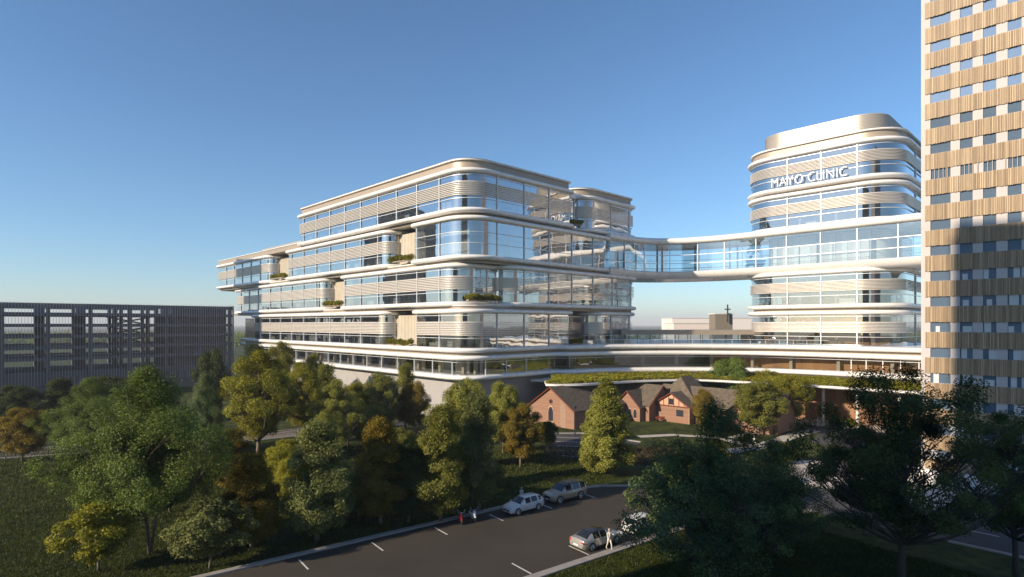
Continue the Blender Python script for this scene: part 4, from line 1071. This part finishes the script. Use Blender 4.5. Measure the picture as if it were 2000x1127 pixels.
planter(17.9, 25.6, 31.9, 'green planter in the recess beside the double-height glass corner hall')
planter(80, 90.4, 31.9, 'green planter in the recess before the low left wing')
planter(48, 56.2, 23.1, 'green planter in the middle recess of the third tier')
planter(17.9, 27.2, 14.2, 'green planter in the lowest recess above the podium')
planter(.8, 9.2, 23.1, 'long green planter at the shaded corner recess of the block', v=1.2, rot=True)
planter(30.6, 35.0, 14.2, 'dark planter in the lowest recess of the shaded face', v=.8, rot=True)
planter(30.6, 34.4, 40.9, 'dark planter high between the two top blocks', v=.8, rot=True)
# sedum on the canopy and ground cover
rs = np.random.RandomState(42)
cs = []
GEp = [Vector(p) for p in GE]
for i in range(len(GEp) - 1):
    a, c = GEp[i], GEp[i+1]; n_ = Vector((-(c-a).y, (c-a).x)).normalized()
    if n_.dot(Vector((60, 150)) - a) < 0: n_ = -n_
    for k in range(44):
        t = rs.rand(); d = .5 + 8.0*rs.rand(); q = a.lerp(c, t) + n_*d; cs.append((q.x, q.y, 7.45 + .30*rs.rand() + .07*d))
me = leaves_mesh('roof_planting', np.array(cs), [.6]*len(cs), [60]*len(cs), .14, rs, np.array([40, 120, -40]), flat=.5)
me.materials.append(L_YELL); o = bpy.data.objects.new('roof_planting', me); col.objects.link(o); setp(o, 'low green planting covering the curved canopy roof of the podium', 'planting', kind='stuff')
# church garden ground cover
cs = []
for i in range(500):
    x = rs.uniform(12.5, 24); y = rs.uniform(78, 88); cs.append((x, y, .15))
me = leaves_mesh('garden_planting', np.array(cs), [.4]*len(cs), [22]*len(cs), .11, rs, np.array([18, 83, -10]), flat=.6)
me.materials.append(leafmat('flowering_cover', (0.03, 0.05, 0.015), (0.10, 0.08, 0.04), (0.30, 0.16, 0.10))); o = bpy.data.objects.new('garden_planting', me); col.objects.link(o); setp(o, 'reddish and green ground planting before the church', 'planting', kind='stuff')
# lawn grass blades near the viewer
def in_lot(x, y):
    s = .8*x + .6*y; p = .6*x - .8*y; return (KP0 - .5 < p < KP1 + .8 and s < 49.5) or (y > 56 and 12 < x < 33 and y < 68)
n = 150000; xy = np.empty((n*2, 2)); u = rs.rand(n*2); yy = 40/(1 - u*.55); xy[:, 1] = yy; xy[:, 0] = (rs.rand(n*2)*2 - 1)*yy*.9
s_ = .8*xy[:, 0] + .6*xy[:, 1]; p_ = .6*xy[:, 0] - .8*xy[:, 1]
ok = ~(((p_ > KP0 - .7) & (p_ < KP1 + .8) & (s_ < 50)) | ((xy[:, 1] > 56) & (xy[:, 0] > 11.5) & (xy[:, 0] < 45)) | ((xy[:, 0] > 27) & (s_ > 54)))
xy = xy[ok][:n]; n = len(xy); hgt = (.10 + .16*rs.rand(n)**2)*(xy[:, 1]/50)
an = rs.rand(n)*6.283; wv = .035*xy[:, 1]/50; v = np.zeros((n, 3, 3))
v[:, 0, 0] = xy[:, 0] - np.cos(an)*wv; v[:, 0, 1] = xy[:, 1] - np.sin(an)*wv; v[:, 1, 0] = xy[:, 0] + np.cos(an)*wv; v[:, 1, 1] = xy[:, 1] + np.sin(an)*wv
v[:, 2, 0] = xy[:, 0] + rs.normal(size=n)*.06; v[:, 2, 1] = xy[:, 1] + rs.normal(size=n)*.06; v[:, 2, 2] = hgt
me = bpy.data.meshes.new('grass'); me.vertices.add(n*3); me.loops.add(n*3); me.polygons.add(n)
me.vertices.foreach_set('co', v.reshape(-1)); me.loops.foreach_set('vertex_index', np.arange(n*3, dtype=np.int32))
me.polygons.foreach_set('loop_start', np.arange(0, n*3, 3, dtype=np.int32)); me.polygons.foreach_set('loop_total', np.full(n, 3, dtype=np.int32))
at = me.attributes.new('tone', 'FLOAT', 'POINT'); at.data.foreach_set('value', np.repeat(rs.rand(n), 3).astype(np.float32)); me.update()
me.materials.append(leafmat('grass_blades', (0.02, 0.032, 0.005), (0.045, 0.06, 0.008), (0.10, 0.105, 0.014))); o = bpy.data.objects.new('grass', me); col.objects.link(o); setp(o, 'short rough lawn grass around the parking lot', 'grass', kind='stuff')
# far woods beyond the garage and around
cs = []; rr = []
for i in range(520):
    x = rs.uniform(-640, 700); y = rs.uniform(470, 640); r = rs.uniform(5, 9); cs.append((x, y, rs.uniform(2, 7))); rr.append(r)
me = leaves_mesh('far_woods', np.array(cs), rr, [160]*len(cs), 1.1, rs, np.array([0, 500, -300]), flat=.8)
me.materials.append(L_GREEN); o = bpy.data.objects.new('far_woods', me); col.objects.link(o); setp(o, 'far belt of woods along the horizon', 'woods', kind='stuff')
# ================================================================== vehicles
M_TYRE = mat('tyre_rubber', (0.02, 0.02, 0.02), .8); M_RIM = mat('alloy_rim', (0.45, 0.45, 0.47), .3, .8)
M_CGL = mat('car_glass', (0.012, 0.014, 0.018), .05, spec=.9); M_TRIM = mat('car_trim_black', (0.02, 0.02, 0.022), .4)
M_RED = mat('tail_lamp_red', (0.45, 0.015, 0.01), .2); M_HEAD = mat('headlamp_lens', (0.55, 0.6, 0.65), .1, .3)
def paint(name, c, metal=.3):
    m = mat(name, c, .28, metal); b = m.node_tree.nodes['Principled BSDF']; b.inputs['Coat Weight'].default_value = .7; b.inputs['Coat Roughness'].default_value = .05; return m
P_WHITE = paint('car_paint_white', (0.70, 0.70, 0.72), 0.0); P_CHAMP = paint('car_paint_champagne', (0.46, 0.41, 0.35), .5); P_SILV = paint('car_paint_silver', (0.50, 0.48, 0.45), .55); P_BLK = paint('car_paint_black', (0.02, 0.02, 0.02), .2)
# stations: x, z sill, z belt, z top, half-width belt, half-width top
CARS = {
 'hatch': dict(st=[(2.16,.34,.56,.64,.66,.50),(2.05,.22,.66,.74,.80,.60),(1.65,.2,.78,.87,.875,.70),(.98,.2,.90,.99,.885,.76),(.28,.2,.94,1.42,.885,.60),(-.35,.2,.95,1.485,.885,.61),(-.46,.2,.955,1.485,.885,.61),(-1.22,.2,.99,1.46,.885,.60),(-1.40,.2,1.0,1.44,.88,.59),(-1.78,.2,1.02,1.36,.87,.57),(-2.06,.26,.98,1.04,.84,.66),(-2.17,.36,.72,.80,.76,.60)],
   win=[(3,4,'f'),(4,5),(6,7),(8,9)], screens=[(3,4),(9,10)], wb=(1.32,-1.30), wr=.32, W=.885),
 'suv': dict(st=[(2.42,.42,.82,.92,.76,.58),(2.34,.30,.92,1.02,.88,.68),(1.9,.28,1.02,1.12,.96,.78),(1.15,.28,1.10,1.19,.975,.84),(.55,.28,1.14,1.70,.975,.70),(-.3,.28,1.15,1.79,.975,.72),(-.42,.28,1.15,1.79,.975,.72),(-1.35,.28,1.17,1.78,.975,.71),(-1.5,.28,1.17,1.78,.97,.71),(-2.2,.28,1.2,1.72,.96,.69),(-2.42,.32,1.15,1.22,.93,.76),(-2.5,.42,.85,.95,.86,.72)],
   win=[(3,4,'f'),(4,5),(6,7),(8,9)], screens=[(3,4),(9,10)], wb=(1.48,-1.46), wr=.40, W=.975),
 'sedan': dict(st=[(2.42,.34,.58,.64,.68,.52),(2.3,.22,.66,.73,.82,.62),(1.85,.2,.76,.84,.9,.72),(1.1,.2,.87,.95,.91,.78),(.35,.2,.91,1.37,.91,.60),(-.35,.2,.92,1.44,.91,.61),(-.46,.2,.925,1.44,.91,.61),(-1.15,.2,.95,1.38,.91,.59),(-1.35,.2,.96,1.33,.905,.58),(-1.85,.2,.98,1.05,.89,.70),(-2.3,.26,.95,1.0,.84,.68),(-2.42,.36,.70,.78,.76,.62)],
   win=[(3,4,'f'),(4,5),(6,7)], screens=[(3,4),(8,9)], wb=(1.45,-1.40), wr=.33, W=.91),
}
def car(kind, x, y, ang, pt, label, group=None, roof=None):
    c = CARS[kind]; st = c['st']; e = empty('parked_car', (x, y, .008), label, 'car', group, ang)
    def sec(s):
        X, zb, zB, zT, wb, wt = s; zm = zb + (zB - zb)*.55
        h = [(wb*.86, zb), (wb*.985, zb + .12), (wb*1.0, zm), (wb*.975, zB - .03), (wb*.95, zB), (wt, zT - .035), (wt*.82, zT), (0, zT + .025)]
        pts = [(X, -a, z) for a, z in h] + [(X, a, z) for a, z in h[-2::-1]]
        return pts
    secs = [sec(s) for s in st]; npp = len(secs[0]); body, glz = MB(), MB(); V = [p for s in secs for p in s]
    fb, fg = [], []
    for i in range(len(secs) - 1):
        for k in range(npp - 1):
            f = (i*npp + k, (i+1)*npp + k, (i+1)*npp + k + 1, i*npp + k + 1)
            side = k in (4, npp - 6); top = 5 <= k <= npp - 7
            g = (side and any(w[0] == i and len(w) == 2 for w in c['win'])) or (top and any(w[0] == i for w in c['screens']))
            (fg if g else fb).append(f)
    fb.append(tuple(range(npp))[::-1]); fb.append(tuple((len(secs)-1)*npp + k for k in range(npp)))
    body.add(V, fb); body.box(-2.0, 2.0, -c['W']*.8, c['W']*.8, .2, .5)
    bo = body.build('body', pt, e, smooth=True, local=True)
    glz.add(V, fg); go = glz.build('window', M_CGL, e, local=True, smooth=True)
    if roof:
        rb = MB(); i0, i1 = 4, 9; vs = []
        for i in range(i0, i1 + 1): vs += [(p[0], p[1]*.99, p[2] + .03) for p in secs[i][5:npp-5]]
        m_ = npp - 10; rb.add(vs, [(r*m_ + k, (r+1)*m_ + k, (r+1)*m_ + k + 1, r*m_ + k + 1) for r in range(i1-i0) for k in range(m_-1)]); rb.build('roof', roof, e, local=True)
    L0, L1 = st[0][0], st[-1][0]; wr = c['wr']
    for wx in c['wb']:
        for sy in (-1, 1):
            a = MB(); yo = sy*(c['W'] + .004)
            a.tube([(wx, sy*c['W']*.8, wr + .01), (wx, yo, wr + .01)], [wr + .06, wr + .06], 20)
            a.build('wheel_arch', M_TRIM, e, local=True)
            w = MB(); y1 = sy*(c['W'] + .03); y0 = y1 - sy*.2
            w.tube([(wx, y0, wr), (wx, y0 + sy*.02, wr), (wx, y1 - sy*.03, wr), (wx, y1, wr)], [wr*.9, wr, wr, wr*.93], 22); wo = w.build('wheel', M_TYRE, e, local=True, smooth=True)
            r_ = MB(); yr = y1 + sy*.004
            r_.tube([(wx, yr - sy*.03, wr), (wx, yr, wr)], [wr*.22, wr*.2], 10)
            for q in range(5):
                an = q*2*math.pi/5; d = Vector((math.cos(an), 0, math.sin(an))); r_.tube([Vector((wx, yr, wr)) + d*wr*.1, Vector((wx, yr, wr)) + d*wr*.66], [.05, .035], 4)
            ring = [(wx + math.cos(t*math.pi/9)*wr*.67, yr, wr + math.sin(t*math.pi/9)*wr*.67) for t in range(19)]; r_.tube(ring, .03, 4, cap=False)
            r_.build('rim', M_RIM, wo, local=True)
    zb = st[1][2]
    for sy in (-1, 1):
        h = MB(); h.ball((L0 - .17, sy*st[1][4]*.78, zb - .02), .16, 8, 6, sc=(.9, 1.15, .45)); h.build('headlight', M_HEAD, e, local=True, smooth='all')
        h = MB(); h.ball((L1 + .08, sy*st[-2][4]*.86, st[-2][2] - .14), .15, 8, 6, sc=(.7, 1.2, .6)); h.build('tail_light', M_RED, e, local=True, smooth='all')
        h = MB(); mx_ = st[3][0] - .18; h.ball((mx_, sy*(c['W'] + .1), st[3][2] + .06), .1, 8, 6, sc=(.6, 1.1, .75)); h.build('mirror', pt, e, local=True, smooth='all')
    g = MB(); g.box(L0 - .03, L0 + .015, -.42, .42, st[0][1] + .02, st[0][2] - .03); g.build('grille', M_TRIM, e, local=True)
    g = MB(); g.box(L0 + .016, L0 + .03, -.24, .24, st[0][1] - .0, st[0][1] + .1); g.build('number_plate', M_WHITE, e, local=True)
    g = MB(); g.box(L1 - .03, L1 + .0, -.26, .26, st[-1][1] + .12, st[-1][1] + .24); g.build('number_plate', M_WHITE, e, local=True)
    g = MB()
    for sy in (-1, 1):
        g.box(-1.2, -1.05, sy*(c['W'] - .0), sy*(c['W'] + .015), st[5][2] - .16, st[5][2] - .12); g.box(-.28, -.13, sy*(c['W'] - .0), sy*(c['W'] + .015), st[5][2] - .16, st[5][2] - .12)
        g.box(c['wb'][1] + .45, c['wb'][0] - .45, sy*(c['W']*.98), sy*(c['W'] + .008), .2, .3)
    g.build('side_trim', M_TRIM, e, local=True)
    return e
ANG = math.atan2(.6, .8)
car('hatch', 1.1, 58.55, ANG + math.pi + .03, P_WHITE, 'white hatchback parked along the kerb with its nose towards the viewer')
car('suv', 5.6, 62.3, ANG + math.pi, P_CHAMP, 'large champagne off-road car with dark roof behind the white hatchback', roof=P_BLK)
car('sedan', 7.2, 49.55, ANG, P_SILV, 'silver saloon seen from behind at the right kerb', roof=P_BLK)
car('hatch', 12.0, 53.1, ANG, P_WHITE, 'white car half hidden by foliage in front of the silver saloon')
car('hatch', 16.9, 56.6, ANG, P_SILV, 'grey car mostly hidden behind the foreground tree, farthest of the right kerb row')

# motor scooters
def scooter(x, y, ang, pt, label):
    e = empty('motor_scooter', (x, y, .008), label, 'scooter', None, ang)
    for wx in (.62, -.6):
        w = MB(); w.tube([(wx, -.06, .24), (wx, -.05, .24), (wx, .05, .24), (wx, .06, .24)], [.19, .24, .24, .19], 16); wo = w.build('wheel', M_TYRE, e, local=True, smooth=True)
        r_ = MB(); r_.tube([(wx, -.065, .24), (wx, .065, .24)], .12, 10); r_.build('rim', M_RIM, wo, local=True)
    b = MB()
    b.tube([(.62, 0, .42), (.50, 0, .55), (.42, 0, .85), (.38, 0, .98)], [.07, .17, .16, .1], 8)   # leg shield
    b.box(-.15, .42, -.16, .16, .24, .31)
    b.tube([(-.05, 0, .42), (-.2, 0, .56), (-.55, 0, .6), (-.88, 0, .56)], [.12, .2, .22, .08], 8)
    b.ball((.62, 0, .46), .2, 8, 6, sc=(1.1, .6, .6)); b.build('body', pt, e, local=True, smooth=True)
    s = MB(); s.tube([(-.02, 0, .76), (-.3, 0, .8), (-.72, 0, .80)], [.1, .15, .1], 8); s.build('seat', M_TRIM, e, local=True, smooth=True)
    h = MB(); h.tube([(.30, -.34, 1.02), (.38, -.1, 1.04), (.38, .1, 1.04), (.30, .34, 1.02)], .025, 6); h.tube([(.4, 0, .8), (.37, 0, 1.04)], .04, 6)
    for sy in (-.28, .28): h.tube([(.34, sy, 1.04), (.36, sy*1.25, 1.24)], .012, 4); h.ball((.36, sy*1.25, 1.26), .06, 6, 4, sc=(.3, 1, .7))
    h.build('handlebar', M_RIM, e, local=True)
    h = MB(); h.ball((.45, 0, .92), .1, 8, 6, sc=(.7, 1, 1)); h.build('headlight', M_HEAD, e, local=True, smooth='all')
    h = MB(); h.ball((-.9, 0, .6), .06, 6, 4); h.build('tail_light', M_RED, e, local=True, smooth='all')
    return e
scooter(-4.85, 55.0, -1.3, paint('scooter_red', (.32, .02, .02), .1), 'red scooter parked nose-out at the left kerb')
scooter(-3.75, 55.75, -1.15, P_WHITE, 'white scooter parked beside the red one')

# ================================================================== people
M_CLOTH = mat('pale_clothing', (0.60, 0.57, 0.52), .85, noise=.08, nscale=6); M_SKIN = mat('skin', (0.50, 0.33, 0.24), .6); M_HAIR = mat('hair_light', (0.42, 0.36, 0.28), .7)
M_HAIRD = mat('hair_dark', (0.05, 0.035, 0.03), .7); M_DCL = mat('dark_clothing', (0.02, 0.022, 0.03), .8); M_SHOE = mat('shoe_dark', (0.03, 0.03, 0.03), .5); M_EYE = mat('eye_dark', (0.02, 0.015, 0.015), .3); M_LIP = mat('lips', (0.35, 0.14, 0.11), .5)
def person(x, y, ang, label, stride=.28, arm=.25, cloth=None, hair=None, elbow=.35, s=1.0, top=None):
    e = empty('person', (x, y, .01), label, 'person', None, ang); cloth = cloth or M_CLOTH; hair = hair or M_HAIR
    V, E, Rd = [], [], []
    def v(p, r, parent=None):
        V.append(tuple(q*s for q in p)); Rd.append(r*s); i = len(V) - 1
        if parent is not None: E.append((parent, i))
        return i
    pel = v((0, 0, .95), .135); w_ = v((.0, 0, 1.10), .122, pel); ch = v((.01, 0, 1.30), .150, w_); cl = v((0, 0, 1.43), .115, ch); nk = v((.005, 0, 1.50), .056, cl); hd0 = v((.02, 0, 1.58), .072, nk); hd1 = v((.015, 0, 1.66), .088, hd0); v((.01, 0, 1.735), .06, hd1)
    hands = []
    for sy in (-1, 1):
        ph = stride*sy
        hip = v((0, sy*.09, .90), .098, pel); kn = v((ph*.55 + .04, sy*.10, .50), .062, hip); an = v((ph*1.0 - (.06 if ph < 0 else 0), sy*.10, .09 + (.04 if ph < 0 else 0)), .042, kn); v((ph*1.0 + .15, sy*.11, .035), .036, an)
        sh = v((0, sy*.19, 1.41), .062, cl); aa = -arm*sy
        el = v((aa*.5, sy*.235, 1.14), .043, sh); wr = v((aa*.9 + elbow*.22, sy*.235, .90 + elbow*.1), .028, el); hands.append((Vector(V[wr]), sy))
        v((aa*.9 + elbow*.27, sy*.235, .855 + elbow*.1), .034, wr)
    me = bpy.data.meshes.new('body_skel'); me.from_pydata(V, E, []); o = bpy.data.objects.new('skel', me); col.objects.link(o)
    md = o.modifiers.new('skin', 'SKIN')
    sv = me.skin_vertices[0].data
    for i, r in enumerate(Rd): sv[i].radius = (r, r*(1.0)); sv[i].use_root = (i == 0)
    for i in (1, 2, 3): sv[i].radius = (Rd[i]*1.25, Rd[i]*.8)
    sb = o.modifiers.new('sub', 'SUBSURF'); sb.levels = 2; sb.render_levels = 2
    bpy.context.view_layer.update(); ev = o.evaluated_get(bpy.context.evaluated_depsgraph_get()); bm_ = bmesh.new(); m2 = bpy.data.meshes.new_from_object(ev)
    bpy.data.objects.remove(o); bm_.from_mesh(m2)
    # fingers
    f = MB()
    for hp, sy in hands:
        base = hp + Vector((.02*s, 0, -.05*s))
        for k, ln in enumerate((.062, .072, .068, .052)):
            q = base + Vector(((k - 1.5)*.019*s, 0, -.03*s)); f.tube([q, q + Vector((.004, -sy*.004, -ln*.55*s)), q + Vector((.010, -sy*.018, -ln*s))], [.0085*s, .008*s, .0055*s], 6)
        q = base + Vector((.03*s, 0, .0)); f.tube([q, q + Vector((.025*s, -sy*.006, -.025*s)), q + Vector((.03*s, -sy*.014, -.05*s))], [.011*s, .0095*s, .006*s], 6)
    # nose and ears
    f.ball((.105*s, 0, 1.645*s), .018*s, 6, 5, sc=(1, .7, 1.2))
    for sy in (-1, 1): f.ball((.01*s, sy*.085*s, 1.65*s), .025*s, 6, 5, sc=(.8, .35, 1.2))
    fm = bpy.data.meshes.new('f'); fm.from_pydata(f.v, [], f.f); bm_.from_mesh(fm); m3 = bpy.data.meshes.new('body'); bm_.to_mesh(m3); bm_.free()
    for m_ in (M_SKIN, top or cloth, cloth, M_SHOE): m3.materials.append(m_)
    hz = min(h[0].z for h in hands)
    for p in m3.polygons:
        c = p.center; mi = 1
        if c.z > 1.50*s: mi = 0
        elif c.z < .075*s: mi = 3
        elif abs(c.y) > .17*s and c.z < hz + .02*s and c.z > .6*s: mi = 0
        elif c.z < .96*s: mi = 2
        p.material_index = mi; p.use_smooth = True
    b = bpy.data.objects.new('body', m3); col.objects.link(b); b.parent = e
    h = MB(); h.ball((-.005*s, 0, 1.695*s), .103*s, 12, 8, sc=(1, .92, .85)); h.ball((-.04*s, 0, 1.63*s), .085*s, 10, 6, sc=(.8, 1, 1.1)); h.build('hair', hair, e, local=True, smooth='all')
    for sy in (-1, 1): h = MB(); h.ball((.098*s, sy*.032*s, 1.665*s), .010*s, 6, 4); h.build('eye', M_EYE, e, local=True)
    h = MB(); h.ball((.097*s, 0, 1.605*s), .018*s, 8, 4, sc=(.4, 1, .3)); h.build('mouth', M_LIP, e, local=True)
    return e
person(8.05, 48.3, -1.2, 'person in pale clothes walking on the kerb beside the silver saloon', stride=.26)
person(1.0, 60.6, 2.2, 'person in white standing on the lawn behind the white hatchback', stride=.04, arm=.1)
x, y = G(1473, 870); person(x, y, 2.6, 'person in white walking on the curved path by the olive trees', stride=.25)
x, y = G(1597, 834); person(x, y, 2.9, 'person in pale clothes on the lawn near the entrance path', stride=.1)
x, y = G(1598, 815); person(x, y, 1.2, 'person in dark clothes near the entrance canopy, left of two', stride=.2, cloth=M_DCL, hair=M_HAIRD)
x, y = G(1605, 815); person(x, y, -1.6, 'person in dark clothes near the entrance canopy, right of two', stride=.2, cloth=M_DCL, hair=M_HAIRD)

# lamp post and bench at the church
x, y = G(1123, 851)
lp = empty('lamp_post', (x, y, 0), 'slim black lamp post at the corner of the church car park', 'lamp post')
b = MB(); b.tube([(x, y, 0), (x, y, .5), (x, y, .52), (x, y, 4.4)], [.14, .14, .07, .05], 8); b.build('post', M_DARK, lp)
b = MB(); b.tube([(x, y, 4.4), (x, y, 4.5), (x, y, 4.85), (x, y, 4.95), (x, y, 5.15)], [.08, .2, .26, .28, .03], 10); b.build('lantern', M_DARK, lp)
x, y = G(1290, 823)
bn = empty('garden_bench', (x, y, 0), 'dark bench on the lawn in front of the church wall', 'bench')
b = MB(); b.box(x-.9, x+.9, y-.25, y+.2, .4, .46); b.build('seat', M_TIMB, bn)
b = MB(); b.box(x-.9, x+.9, y+.2, y+.25, .55, .9); b.build('backrest', M_TIMB, bn)
for q in (-.8, .8):
    b = MB(); b.box(x+q-.04, x+q+.04, y-.22, y+.25, 0, .4); b.build('leg', M_DARK, bn)
